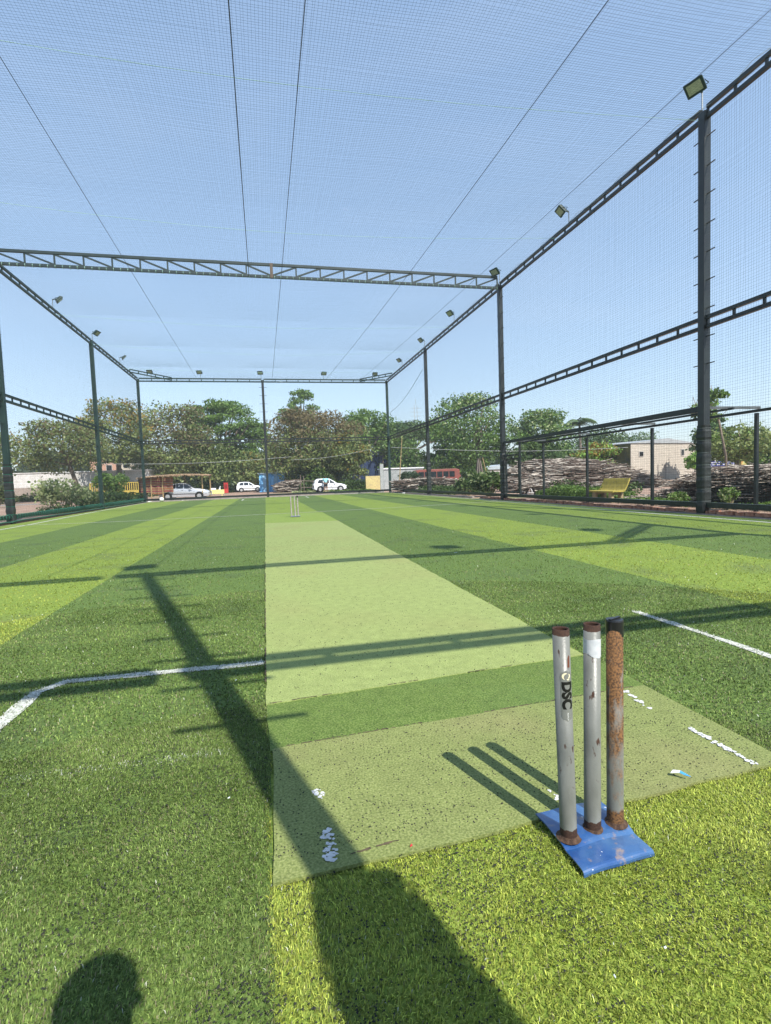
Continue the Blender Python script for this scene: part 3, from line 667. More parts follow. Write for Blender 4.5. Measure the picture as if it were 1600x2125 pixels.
def stump_mat(name, heavy):
    m = bpy.data.materials.new(name); m.use_nodes = True; n = m.node_tree; b = n.nodes['Principled BSDF']; b.inputs['Roughness'].default_value = 0.45; b.inputs['Specular IOR Level'].default_value = 0.4
    tc = n.nodes.new('ShaderNodeTexCoord'); sp = n.nodes.new('ShaderNodeSeparateXYZ'); n.links.new(tc.outputs['Object'], sp.inputs[0])
    mp = n.nodes.new('ShaderNodeMapping'); mp.inputs['Scale'].default_value = (1, 1, 0.35); n.links.new(tc.outputs['Object'], mp.inputs[0])
    no = n.nodes.new('ShaderNodeTexNoise'); no.inputs['Scale'].default_value = 55; no.inputs['Detail'].default_value = 7; n.links.new(mp.outputs[0], no.inputs['Vector'])
    # wear: rust ramps in at the foot and the rim
    mr = n.nodes.new('ShaderNodeValToRGB'); e = mr.color_ramp.elements; dv = n.nodes.new('ShaderNodeMath'); dv.operation = 'DIVIDE'; dv.inputs[1].default_value = 0.673
    n.links.new(sp.outputs[2], dv.inputs[0]); n.links.new(dv.outputs[0], mr.inputs[0])
    if heavy: st = [(0.0, .95), (0.05, .95), (0.09, .30), (0.30, .46), (0.45, .56), (0.62, .66), (0.80, .74), (0.93, .85)]
    else: st = [(0.0, .95), (0.035, .95), (0.06, .20), (0.30, .27), (0.75, .28), (0.968, .24), (0.978, .95), (1.0, .95)]
    e[0].position = st[0][0]; e[0].color = (st[0][1],) * 3 + (1,); e[1].position = 1.0; e[1].color = (st[-1][1],) * 3 + (1,)
    for p_, v_ in st[1:-1]:
        q = e.new(p_); q.color = (v_, v_, v_, 1)
    ad = n.nodes.new('ShaderNodeMath'); ad.operation = 'ADD'; n.links.new(no.outputs['Fac'], ad.inputs[0]); n.links.new(mr.outputs[0], ad.inputs[1])
    th = n.nodes.new('ShaderNodeMapRange'); th.inputs[1].default_value = 0.90 if not heavy else 0.86; th.inputs[2].default_value = 0.96 if not heavy else 1.16; n.links.new(ad.outputs[0], th.inputs[0])
    n2 = n.nodes.new('ShaderNodeTexNoise'); n2.inputs['Scale'].default_value = 160; n2.inputs['Detail'].default_value = 4; n.links.new(tc.outputs['Object'], n2.inputs['Vector'])
    rr = n.nodes.new('ShaderNodeValToRGB'); rr.color_ramp.elements[0].position = 0.35; rr.color_ramp.elements[1].position = 0.65
    rr.color_ramp.elements[0].color = (0.028, 0.013, 0.009, 1) if not heavy else (0.045, 0.024, 0.013, 1); rr.color_ramp.elements[1].color = (0.050, 0.024, 0.014, 1) if not heavy else (0.185, 0.092, 0.034, 1); n.links.new(n2.outputs['Fac'], rr.inputs[0])
    gy = n.nodes.new('ShaderNodeValToRGB'); gy.color_ramp.elements[0].color = (0.115, 0.12, 0.108, 1); gy.color_ramp.elements[1].color = (0.185, 0.19, 0.175, 1); gy.color_ramp.elements[0].position = 0.35; gy.color_ramp.elements[1].position = 0.6
    n3 = n.nodes.new('ShaderNodeTexNoise'); n3.inputs['Scale'].default_value = 14; n3.inputs['Detail'].default_value = 6; n.links.new(mp.outputs[0], n3.inputs['Vector']); n.links.new(n3.outputs['Fac'], gy.inputs[0])
    mx = n.nodes.new('ShaderNodeMixRGB'); n.links.new(th.outputs[0], mx.inputs[0]); n.links.new(gy.outputs[0], mx.inputs[1]); n.links.new(rr.outputs[0], mx.inputs[2]); n.links.new(mx.outputs[0], b.inputs['Base Color'])
    ro = n.nodes.new('ShaderNodeMapRange'); ro.inputs[3].default_value = 0.38; ro.inputs[4].default_value = 0.9; n.links.new(th.outputs[0], ro.inputs[0]); n.links.new(ro.outputs[0], b.inputs['Roughness'])
    bu = n.nodes.new('ShaderNodeBump'); bu.inputs['Strength'].default_value = 0.25; bu.inputs['Distance'].default_value = 0.002; n.links.new(n2.outputs['Fac'], bu.inputs['Height']); n.links.new(bu.outputs[0], b.inputs['Normal'])
    return m
M_stump = stump_mat('grey_painted_pipe', False); M_stump_r = stump_mat('rusty_pipe', True)
M_weld = mat('rusty_weld', (0.032, 0.016, 0.010), 0.85, (0.085, 0.048, 0.028), 60, 0.3, 120)
def blue_mat():
    m = bpy.data.materials.new('scratched_blue_paint'); m.use_nodes = True; n = m.node_tree; b = n.nodes['Principled BSDF']
    b.inputs['Roughness'].default_value = 0.28; b.inputs['Specular IOR Level'].default_value = 0.8; b.inputs['Coat Weight'].default_value = 0.4; b.inputs['Coat Roughness'].default_value = 0.18
    tc = n.nodes.new('ShaderNodeTexCoord')
    def nz(s_, d_): x = n.nodes.new('ShaderNodeTexNoise'); x.inputs['Scale'].default_value = s_; x.inputs['Detail'].default_value = d_; n.links.new(tc.outputs['Object'], x.inputs['Vector']); return x
    def ramp(src, a, b_, c0, c1):
        r = n.nodes.new('ShaderNodeValToRGB'); r.color_ramp.elements[0].position = a; r.color_ramp.elements[1].position = b_; r.color_ramp.elements[0].color = (*c0, 1); r.color_ramp.elements[1].color = (*c1, 1); n.links.new(src.outputs['Fac'], r.inputs[0]); return r
    base = ramp(nz(10, 5), 0.35, 0.7, (0.014, 0.065, 0.22), (0.06, 0.14, 0.29))
    wear = ramp(nz(26, 8), 0.60, 0.70, (0, 0, 0), (0.8, 0.8, 0.8)); mx = n.nodes.new('ShaderNodeMixRGB'); mx.inputs[2].default_value = (0.26, 0.20, 0.17, 1); n.links.new(wear.outputs[0], mx.inputs[0]); n.links.new(base.outputs[0], mx.inputs[1])
    chips = ramp(nz(70, 2), 0.735, 0.75, (0, 0, 0), (1, 1, 1)); m2 = n.nodes.new('ShaderNodeMixRGB'); m2.inputs[2].default_value = (0.7, 0.74, 0.78, 1); n.links.new(chips.outputs[0], m2.inputs[0]); n.links.new(mx.outputs[0], m2.inputs[1])
    n.links.new(m2.outputs[0], b.inputs['Base Color'])
    bu = n.nodes.new('ShaderNodeBump'); bu.inputs['Strength'].default_value = 0.12; bu.inputs['Distance'].default_value = 0.01; q = nz(9, 3); n.links.new(q.outputs['Fac'], bu.inputs['Height']); n.links.new(bu.outputs[0], b.inputs['Normal'])
    return m
WK = thing('wicket_stand', 'three rusty grey pipe stumps standing on a bent blue steel plate', 'stumps', (0.826, 1.22, 0))
OG = Vector((0.826, 1.22, 0.0))
LEANS = [Vector((0.003, 0.030, 0)), Vector((0.025, 0.030, 0)), Vector((0.025, 0.030, 0))]
bases = [(0.748, 1.211), (0.827, 1.221), (0.903, 1.228)]
PZ = 0.024; ZT = 0.585
sts = []
for i, (x, y) in enumerate(bases):
    m = MB((x, y, PZ)); tube_mesh(m, (x, y, PZ), Vector((x, y, ZT)) + LEANS[i], 0.0222, 0.0190)
    o = m.build('stump', M_stump_r if i == 2 else M_stump, WK, smooth=False); o.location = (Vector((x, y, PZ)) - OG) * S
    for p in o.data.polygons:
        if abs(p.normal.z) < 0.9: p.use_smooth = True
    o['label'] = ['grey pipe stump with black lettering sticker', 'grey pipe stump with white tape near its top', 'rust streaked pipe stump with black cap'][i]; sts.append(o)
    if i < 2: bo = MB((x, y, PZ)); bore_mesh(bo, (x, y, PZ), Vector((x, y, ZT)) + LEANS[i], 0.0187); bo.build('pipe_bore', mat('shaded_bore', (0.018, 0.008, 0.005), 0.9, (0.05, 0.02, 0.012), 40), o)  # bore coloured near black to paint the shade inside the open pipe
    wm = MB((x, y, PZ)); pr = [(0.0224, 0.010), (0.0250, 0.0055), (0.0285, 0.002), (0.033, 0.0006)]
    wm.lathe([(r, h + PZ) for r, h in pr], (x, y, 0), 20); wo = wm.build('weld_bead', M_weld, o, smooth=True)
# rim of the two open pipes is rusty by material; cap on the third
x, y = bases[2]; tp = Vector((x, y, ZT)) + LEANS[2]; m = MB((x, y, PZ))
m.lathe([(0.0238, -0.042), (0.0238, 0.0), (0.0225, 0.004), (0.0, 0.004)], tp, 28); m.bar(tp + Vector((-.021, -.008, 0.005)), tp + Vector((.021, .008, 0.0062)), 0.008, 0.005)
m.build('cap', mat('black_plastic', (0.012, 0.012, 0.013), 0.3, spec=0.5), sts[2], smooth=False)
# white tape on the middle stump
x, y = bases[1]
def ring_at(i, z, r, dz):
    x, y = bases[i]; c = Vector((x, y, 0)) + LEANS[i] * (z - PZ) / (ZT - PZ); return c
m = MB((x, y, PZ)); n_ = 30; vs = []
for k in range(n_ + 1):
    a = 6.2832 * k / n_
    lo_ = 0.502 + 0.006 * math.sin(a * 2 + 1) + random.uniform(-.0015, .0015); hi_ = 0.547 + 0.0015 * math.sin(a * 3)
    for z in (lo_, hi_): c = ring_at(1, z, 0, 0); vs.append((c.x + 0.0229 * math.cos(a), c.y + 0.0229 * math.sin(a), z))
m.add(vs, [(2 * k, 2 * k + 2, 2 * k + 3, 2 * k + 1) for k in range(n_)]); m.build('tape', mat('white_tape', (0.52, 0.54, 0.56), 0.5, (0.44, 0.46, 0.49), 60), sts[1])
# sticker with lettering on the left stump
cam_ang = math.atan2(-1.24, -0.76); face = cam_ang + rad(27)       # direction the sticker faces
def wrap(i, u, z, r):
    """u = sideways distance across the sticker, to the right as seen"""
    x, y = bases[i]; c = Vector((x, y, 0)) + LEANS[i] * (z - PZ) / (ZT - PZ); a = face + u / 0.0222; return Vector((c.x + r * math.cos(a), c.y + r * math.sin(a), z))
x, y = bases[0]; m = MB((x, y, PZ))
zc0, zc1, hw = 0.345, 0.480, 0.0165
rows = 26
for j in range(rows):
    for sgn in (0,):
        pass
vs = []; fs = []
for j in range(rows + 1):
    z = zc0 + (zc1 - zc0) * j / rows; e_ = min(z - zc0, zc1 - z); wdt = hw if e_ > hw else math.sqrt(max(0, hw ** 2 - (hw - e_) ** 2))
    for k in range(9): vs.append(wrap(0, -wdt + 2 * wdt * k / 8, z, 0.0226))
for j in range(rows):
    for k in range(8): fs.append((j * 9 + k, j * 9 + k + 1, (j + 1) * 9 + k + 1, (j + 1) * 9 + k))
m.add(vs, fs); stk = m.build('sticker', mat('clear_grey_sticker', (0.17, 0.175, 0.165), 0.25, spec=0.5), sts[0])
def text_on(body, size, z_start, mt, name, r, bold=0.0):
    cu = bpy.data.curves.new('lettering', 'FONT'); cu.body = body; cu.size = size; cu.offset = bold; cu.resolution_u = 4; cu.align_y = 'CENTER'
    to = bpy.data.objects.new('tmp', cu); col.objects.link(to); dg = bpy.context.evaluated_depsgraph_get(); me = bpy.data.meshes.new_from_object(to.evaluated_get(dg))
    bpy.data.objects.remove(to)
    import bmesh
    bm = bmesh.new(); bm.from_mesh(me)
    for _ in range(2):
        lng = [e for e in bm.edges if e.calc_length() > 0.006]
        if lng: bmesh.ops.subdivide_edges(bm, edges=lng, cuts=1)
    bmesh.ops.triangulate(bm, faces=bm.faces)
    for v in bm.verts:            # text x runs down the pipe, text y to the right
        p = wrap(0, v.co.y, z_start - v.co.x, r); v.co = (p - Vector((*bases[0], PZ))) * S
    bm.to_mesh(me); bm.free(); me.materials.clear(); me.materials.append(mt)
    return link(name, me, sts[0])
M_ink = mat('black_print', (0.008, 0.008, 0.008), 0.4)
text_on('DSC', 0.038, 0.450, M_ink, 'lettering', 0.02295, 0.0020)
text_on('PREMIUM', 0.005, 0.368, mat('white_print', (0.7, 0.7, 0.68), 0.5), 'small_lettering', 0.02295)
# swirl emblem: cream crescents
m = MB((x, y, PZ)); zc = 0.463
for (du, dz_, r0, a0, a1, wd_) in ((-0.001, 0, 0.0085, 1.2, 4.2, 0.005), (0.003, 0.0015, 0.006, 4.8, 7.4, 0.0035), (0.004, -0.004, 0.004, 3.6, 6.0, 0.003)):
    vs = []; N = 12
    for k in range(N + 1):
        a = a0 + (a1 - a0) * k / N; ww = wd_ * math.sin(math.pi * k / N) + 0.0004
        for rr in (r0 - ww / 2, r0 + ww / 2): vs.append(wrap(0, du + rr * math.cos(a), zc + dz_ + rr * math.sin(a), 0.02295))
    m.add(vs, [(2 * k, 2 * k + 1, 2 * k + 3, 2 * k + 2) for k in range(N)])
m.build('emblem', mat('cream_print', (0.75, 0.68, 0.45), 0.5), sts[0])
# bare brown chip above the sticker
m = MB((x, y, PZ)); m.add([wrap(0, u, z, 0.0226) for u, z in ((0.004, 0.487), (0.011, 0.486), (0.012, 0.516), (0.008, 0.519), (0.005, 0.510))], [(0, 1, 2, 3, 4)]); m.build('paint_chip', mat('brown_rust_chip', (0.13, 0.04, 0.02), 0.8), sts[0])
# base plate: raised flat behind, step, long front lip
prof = [(1.333, 0.0165), (1.285, 0.021), (1.235, 0.024), (1.200, 0.024), (1.186, 0.021), (1.174, 0.0165), (1.166, 0.0165), (1.130, 0.0185), (1.106, 0.0185), (1.100, 0.0172), (1.0965, 0.0150), (1.0945, 0.011), (1.0942, 0.004)]
m = MB(OG); N = 10; vs = []; fs = []
for (yy, zz_) in prof:
    for k in range(N + 1):
        u = k / N; sk = (yy - 1.094) / 0.239
        xx = 0.717 + 0.214 * u; yv = yy + 0.012 * u * (1 - sk) + 0.004 * u
        vs.append((xx, yv, zz_ + 0.004 * math.sin(u * 3.1) + 0.0015 * math.sin(u * 9 + yy * 40)))
P_ = len(prof)
for j in range(P_ - 1):
    for k in range(N): fs.append((j * (N + 1) + k, (j + 1) * (N + 1) + k, (j + 1) * (N + 1) + k + 1, j * (N + 1) + k + 1))
m.add(vs, fs); pl = m.build('base_plate', blue_mat(), WK, smooth=False)
sm = pl.modifiers.new('thick', 'SOLIDIFY'); sm.thickness = 0.005; sm.offset = -1
for p in pl.data.polygons: p.use_smooth = False

# far wicket
WF = thing('wicket_stand', 'small distant set of three pale stumps on the olive mat at the far end', 'stumps', (0.80, 15.2, 0)); FO = Vector((0.80, 15.2, 0))
for k, dx in enumerate((-0.105, 0.0, 0.085)):
    m = MB(FO); tube_mesh(m, (0.80 + dx, 15.2, 0.03), (0.79 + dx, 15.22, 0.60), 0.0205, 0.017, 12); m.build('stump', mat('pale_pipe', (0.36, 0.35, 0.32), 0.5, (0.26, 0.22, 0.18), 20), WF, smooth=False)
m = MB(FO); m.box((0.80, 15.2, 0.03), (0.27, 0.24, 0.012)); m.build('base_plate', mat('grey_blue_plate', (0.16, 0.19, 0.26), 0.4), WF, bevel=0.003)
m = MB(FO); m.lathe([(0.024, -0.05), (0.024, 0.003), (0, 0.003)], (0.875, 15.22, 0.61), 12); m.build('cap', MATS['black_plastic'], WF)

# ------------------------------------------------------------ litter
def scrap(label, x, y, pts, mt, cat='litter', z=0.03):
    m = MB((x, y, 0)); m.prism([(x + a * .55, y + b * .55, z + c * .6 - .008) for a, b, c in pts], (0.0, 0.0, 0.001)); o = m.build('scrap', mt); o.location = Vector((x, y, 0)) * S; tag(o, label, cat)
M_wp = mat('wrapper_white', (0.75, 0.78, 0.82), 0.3); M_bp = mat('wrapper_blue', (0.05, 0.28, 0.65), 0.3); M_rp = mat('wrapper_red', (0.6, 0.04, 0.05), 0.4)
sw = thing('sweet_wrapper', 'crumpled white and blue sweet wrapper lying at the edge of the olive mat', 'litter', (1.245, 1.37, 0.025))
m = MB(); m.prism([(-.022, .016, 0), (-.010, .020, .006), (.004, .004, .010), (-.004, -.002, .008)], (0, 0, 0.0015)); m.build('white_end', M_wp, sw)
m = MB(); m.prism([(.004, .004, .010), (.012, -.010, .006), (.020, -.022, .002), (.006, -.012, .004), (-.004, -.002, .008)], (0, 0, 0.0015)); m.build('blue_end', M_bp, sw)
scrap('tiny red and white scrap at the lower edge of the olive mat', 0.333, 1.30, [(-.006, -.004, 0), (.007, -.003, .004), (.005, .007, .006), (-.003, .006, 0)], M_rp, z=0.025)
scrap('small white chip on the turf left of the olive mat', -0.16, 1.668, [(-.006, -.004, 0), (.006, -.005, .003), (.007, .004, .004), (-.004, .006, 0)], M_wp, z=0.022)
scrap('small white speck on the dark turf near the box line', -0.192, 2.688, [(-.008, -.006, 0), (.008, -.005, .003), (.007, .006, .004), (-.006, .007, 0)], M_wp, z=0.024)
scrap('white fragment on the yellow green turf in front of the blue plate', 0.754, 0.87, [(-.004, -.003, 0), (.004, -.004, .003), (.005, .003, .004), (-.003, .004, 0)], M_wp, z=0.026)
scrap('pale sliver on the yellow green turf near the bottom of the picture', 0.615, 0.842, [(-.0015, -.006, 0), (.002, -.005, .002), (.003, .005, .003), (-.001, .006, 0)], M_wp, z=0.027)
scrap('pale straw on the far right turf beyond the box line', 2.35, 6.34, [(-.04, -.01, 0), (.04, -.01, .003), (.045, .01, .003), (-.035, .01, 0)], M_wp, z=0.03)

# ------------------------------------------------------------ brick footing under the right wall
FT = thing('brick_footing', 'low broken footing of red brown bricks under the right wall of the cage', 'footing', (XR, 12, 0))
bm_ = MB(); bm_.box((0, 0, 0), (0.15, 0.185, 0.07)); bme = bm_.mesh('brick', mat('red_brown_brick', (0.26, 0.11, 0.07), 0.95, (0.34, 0.19, 0.13), 8, 0.4, 30))
yy = 5.0; k = 0
while yy < 21.5:
    b = link('brick', bme, FT); b.location = Vector((random.uniform(-.02, .03), yy - 12, 0.045 + random.uniform(-.015, .02))) * S
    b.rotation_euler = (random.uniform(-.08, .08), random.uniform(-.1, .1), random.uniform(-.15, .15)); yy += random.choice((0.20, 0.2, 0.21, 0.24))
m = MB((XR, 12, 0)); m.box((XR, 30.5, 0.03), (0.2, 16, 0.06)); m.box((XR + 0.05, 13, 0.0), (0.3, 17, 0.03)); m.build('mortar_bed', M_conc, FT)
m = MB(); m.box((0.2, YF + 0.02, 0.02), (17, 0.2, 0.10)); tag(m.build('kerb', M_conc), kind='structure')
m = MB(); m.box((XL - 0.08, 19, 0.02), (0.16, 39, 0.08)); tag(m.build('kerb', mat('dirty_kerb', (0.10, 0.09, 0.075), 0.95, (0.16, 0.14, 0.11), 6)), kind='structure')

# ------------------------------------------------------------ vegetation
def leaf_cloud(C, size, colors, upb=0.3, aspect=1.6):
    """C (n,3) in units -> quads; returns verts (4n,3) in metres and colours"""
    n = len(C); a = rng.standard_normal((n, 3)); a[:, 2] += upb * 2; a /= np.linalg.norm(a, axis=1)[:, None]
    t = np.cross(a, rng.standard_normal((n, 3))); t /= np.linalg.norm(t, axis=1)[:, None] + 1e-9; b = np.cross(a, t)
    s_ = (size * rng.uniform(0.6, 1.4, n))[:, None]
    t = t * s_ * 0.5 * aspect; b = b * s_ * 0.5
    V = np.stack([C - t, C - b * 0.9, C + t, C + b * 0.9], 1)
    return V.reshape(-1, 3) * S, np.repeat(colors, 4, 0)
def puffs(n, w_, d_, zb, zt, flat=0.6, rmin=0.12, rmax=0.2, shape='round'):
    out = []
    for _ in range(n):
        while True:
            p = np.array([random.uniform(-1, 1), random.uniform(-1, 1), random.uniform(-1, 1)])
            rr = np.linalg.norm(p * np.array([1, 1, 1]))
            if rr < 1: break
        if rr > 0.05: p = p / rr * (rr ** 0.45)
        if shape == 'umbrella': p[2] = abs(p[2]) * 0.9 - 0.15
        r = random.uniform(rmin, rmax) * w_
        z = zb + (zt - zb) * (p[2] * 0.5 + 0.5)
        z = min(z, zt - r * flat * 0.8)
        out.append((p[0] * (w_ / 2 - r * .7), p[1] * (d_ / 2 - r * .7), z, r, flat))
    return out
def puff_points(pf, n):
    tot = sum(p[3] ** 2 for p in pf); C = []; I = []; K = []
    for i, (x, y, z, r, fl) in enumerate(pf):
        k = max(6, int(n * r * r / tot)); d = rng.standard_normal((k, 3)); d /= np.linalg.norm(d, axis=1)[:, None]
        d *= (rng.uniform(0.25, 1.0, k) ** 0.4)[:, None] * (1 + 0.18 * rng.standard_normal(k))[:, None]
        C.append(np.array([x, y, z]) + d * np.array([r, r, r * fl])); I.append(np.full(k, i)); K.append(d[:, 2])
    return np.concatenate(C), np.concatenate(I), np.concatenate(K)
PAL = dict(olive=((0.060, 0.085, 0.026), (0.115, 0.135, 0.045)), green=((0.036, 0.070, 0.018), (0.090, 0.145, 0.032)), dark=((0.028, 0.055, 0.018), (0.055, 0.095, 0.03)),
           bright=((0.085, 0.16, 0.028), (0.15, 0.24, 0.05)), brown=((0.13, 0.11, 0.05), (0.19, 0.15, 0.075)), orange=((0.22, 0.15, 0.03), (0.30, 0.21, 0.04)), pale=((0.24, 0.30, 0.13), (0.42, 0.46, 0.24)),
           haze=((0.06, 0.10, 0.05), (0.10, 0.14, 0.07)))
def tree(name, label, X, Y, w_, zt, zb=1.0, n=7000, leaf=0.2, npf=46, pal='green', tips=None, tipf=0.0, flat=0.6, trunk=0.25, lean=(0, 0), depth=None, rmin=0.12, rmax=0.2, group=None, shape='round', bare=0.0, limbs=7, z0=-0.1, cat='tree'):
    t = thing(name, label, cat, (X, Y, 0), group=group)
    pf = puffs(npf, w_, depth or w_ * 0.8, zb, zt, flat, rmin, rmax, shape)
    pf = [(p[0] + lean[0], p[1] + lean[1], p[2], p[3], p[4]) for p in pf]
    C, I, K = puff_points(pf, n)
    lo, hi = np.array(PAL[pal][0]), np.array(PAL[pal][1]); tone = rng.uniform(0.75, 1.2, len(pf))[I][:, None]
    c = (lo + (hi - lo) * rng.random((len(C), 1))) * tone * 2.0
    if tips:
        hgt = (C[:, 2] - zb) / (zt - zb); tl, th_ = np.array(PAL[tips][0]), np.array(PAL[tips][1])
        pr = tipf * np.clip(hgt * 1.5 - 0.2, 0.05, 1) * (0.35 + 1.3 * (rng.random(len(pf)) < 0.6)[I]) ; k = rng.random(len(C)) < pr
        c[k] = (tl + (th_ - tl) * rng.random((k.sum(), 1)))
    V, cc = leaf_cloud(C, leaf * 1.12, c, 0.35)
    o = link('crown', fast_mesh('crown', V, None, M_leaf, cc), t)
    m = MB(); zj = zb + (zt - zb) * 0.12; j = Vector((lean[0] * 0.6, lean[1] * 0.6, zj))
    m.tube([(0, 0, z0), (lean[0] * 0.15 + random.uniform(-.1, .1), 0, zj * 0.45), j], [trunk * 1.25, trunk, trunk * 0.8], 8)
    m.build('trunk', M_bark, t, smooth=True)
    sel = sorted(random.sample(range(len(pf)), min(limbs, len(pf))), key=lambda i: pf[i][2]); m = MB()
    for i in sel:
        x, y, z, r, _ = pf[i]; mid = j.lerp(Vector((x, y, z)), 0.5) + Vector((random.uniform(-.3, .3), random.uniform(-.3, .3), random.uniform(-.1, .4)))
        m.tube([j - Vector((0, 0, 0.1)), mid, (x, y, z)], [trunk * 0.55, trunk * 0.33, trunk * 0.12], 5)
    if sel: m.build('limbs', M_bark, t, smooth=True)
    if bare:
        C2 = C[rng.random(len(C)) < 0.03]; m = MB()
        for p in C2[:int(bare)]:
            q = Vector(p); m.tube([q, q + Vector((random.uniform(-.25, .25), random.uniform(-.2, .2), random.uniform(.15, .5)))], 0.012, 3)
        m.build('twigs', mat('brown_twig', (0.16, 0.10, 0.07), 0.9), t)['kind'] = 'stuff'
    return t
GT = 'trees beyond the cage'
tree('tree', 'leaning olive green tree with feathery crown at the far left edge', -23.6, 52, 9.0, 7.0, 2.3, 9000, 0.15, 50, 'olive', 'orange', 0.12, lean=(-1.0, 0), trunk=0.22, group=GT, bare=150)
tree('tree', 'feathery tree with grey slanting trunk left of the second left column', -18.2, 58, 8.8, 7.8, 3.0, 9000, 0.15, 52, 'olive', 'brown', 0.25, lean=(-1.2, 0), trunk=0.22, group=GT, bare=200)
tree('tree', 'orange tipped feathery tree behind the second left column', -15.9, 64, 8.8, 10.8, 3.6, 11000, 0.16, 56, 'olive', 'orange', 0.38, group=GT, bare=250, trunk=0.3)
tree('tree', 'brown and orange topped tree just right of the far left corner column', -11.2, 70, 11.0, 11.2, 0.8, 14000, 0.17, 66, 'olive', 'brown', 0.55, group=GT, bare=300)
tree('tree', 'broad leaved bright green tree with layered branches left of the middle column', -5.8, 76, 13.0, 12.5, 2.6, 22000, 0.19, 120, 'green', 'bright', 0.75, flat=0.42, rmin=0.06, rmax=0.115, trunk=0.4, group=GT, limbs=18)
tree('tree', 'green tree with side branches reaching right towards the middle column', -1.6, 78, 8.4, 10.0, 2.6, 9000, 0.19, 60, 'green', 'bright', 0.6, flat=0.4, rmin=0.07, rmax=0.13, trunk=0.3, group=GT, limbs=10)
tree('tree', 'low dense olive tree filling in under the layered green tree', -6.8, 71, 9.5, 6.4, 0.6, 8500, 0.18, 48, 'olive', 'green', 0.4, group=GT, limbs=3)
tree('tree', 'low yellowish green tree above the parked white hatchback', -2.6, 73, 8.0, 5.4, 0.8, 6500, 0.18, 42, 'olive', 'orange', 0.10, group=GT, limbs=3)
tree('tree', 'tall slim green treetop rising above the big brown topped tree', 5.6, 85, 7.0, 15.6, 8.0, 5200, 0.20, 40, 'green', 'bright', 0.35, trunk=0.3, group=GT, limbs=14, rmin=0.08, rmax=0.15)
tree('tree', 'huge rounded brown topped tree right of the middle column', 5.9, 60, 12.4, 9.3, 0.7, 24000, 0.16, 100, 'olive', 'brown', 0.62, group=GT, rmin=0.09, rmax=0.15, bare=420, trunk=0.4, limbs=5)
tree('tree', 'shaggy tree at the right flank of the huge brown topped tree', 9.3, 58, 5.6, 6.2, 0.7, 7000, 0.16, 40, 'olive', 'orange', 0.2, group=GT, limbs=4)
tree('tree', 'dark green tree with open branches behind the far right corner column', 13.9, 70, 9.4, 10.4, 2.6, 11000, 0.19, 66, 'green', 'bright', 0.35, flat=0.45, trunk=0.35, group=GT, limbs=12)
tree('tree', 'round green tree low beside the far right corner column', 16.9, 66, 7.4, 6.6, 0.6, 7000, 0.19, 42, 'green', 'olive', 0.3, group=GT, limbs=4)
tree('rain_tree', 'wide flat topped dark tree behind the leaning right column', 24.5, 88, 22.0, 11.4, 4.4, 15000, 0.24, 80, 'dark', 'green', 0.4, flat=0.35, rmin=0.08, rmax=0.13, trunk=0.5, group=GT, shape='umbrella', limbs=16)
tree('tree', 'big mottled green tree left of the padded column with the gate', 22.4, 55, 10.0, 9.9, 1.8, 15000, 0.165, 84, 'green', 'pale', 0.16, flat=0.5, trunk=0.32, group=GT, limbs=12)
tree('tree', 'small dense tree low behind the stick tepee', 19.4, 56, 5.0, 4.6, 0.5, 4500, 0.17, 30, 'green', 'olive', 0.3, group=GT, limbs=3)
tree('tree', 'green tree with layered crown right of the gate', 28.6, 50, 7.0, 7.5, 2.2, 9000, 0.15, 60, 'green', 'pale', 0.15, flat=0.5, trunk=0.26, group=GT, limbs=12)
tree('tree', 'low dark green tree behind the shelter frame, next to the gate', 26.6, 48, 6.4, 4.0, 0.6, 6500, 0.16, 40, 'dark', 'green', 0.6, group=GT, limbs=4)
tree('tree', 'row of dark treetops behind the block building, seen over its left side', 47.0, 68, 12.5, 7.1, 1.0, 8000, 0.22, 46, 'dark', 'green', 0.5, group=GT, limbs=4)
tree('tree', 'thin pale treetop above the roof of the block building', 55.5, 70, 8.5, 6.6, 3.0, 2600, 0.2, 26, 'haze', None, 0, group=GT, limbs=8)
tree('mango_tree', 'small round mango tree with rusty red new leaves', 30.6, 44, 4.4, 3.7, 0.9, 4800, 0.14, 34, 'bright', 'orange', 0.45, group=GT, limbs=3)
tree('tree', 'dark leaved tree left of the tall padded right column', 39.8, 40, 4.6, 5.4, 2.0, 4200, 0.17, 26, 'dark', None, 0, flat=0.42, group=GT, limbs=12, trunk=0.2)
tree('shrub', 'yellow green shrub below the dark leaved tree, beside the block building', 37.3, 39.3, 2.2, 2.5, 0.8, 2200, 0.12, 20, 'bright', None, 0, group=GT, limbs=3, trunk=0.1, cat='shrub')
tree('tree', 'sparse airy treetop high right of the tall padded column', 23.3, 22.5, 2.4, 4.9, 3.3, 1300, 0.10, 16, 'green', None, 0, group=GT, lean=(-0.9, 0), trunk=0.06, limbs=10, bare=60)
tree('tree', 'bright broad green tree with slanting bare limbs right of the tall column', 25.4, 24, 4.6, 3.3, 1.5, 3600, 0.11, 34, 'olive', 'bright', 0.3, group=GT, lean=(0.2, 0), trunk=0.12, limbs=14)
tree('tree', 'twiggy branch with few leaves at the upper right edge', 29.3, 24, 2.6, 5.0, 3.3, 900, 0.10, 14, 'haze', None, 0, group=GT, trunk=0.08, limbs=12, bare=60, lean=(0.6, 0))
tree('tree', 'dark green tree mass low at the right edge of the picture', 38.5, 33, 9.0, 3.4, 0.5, 7000, 0.15, 44, 'green', 'dark', 0.4, group=GT, limbs=3)
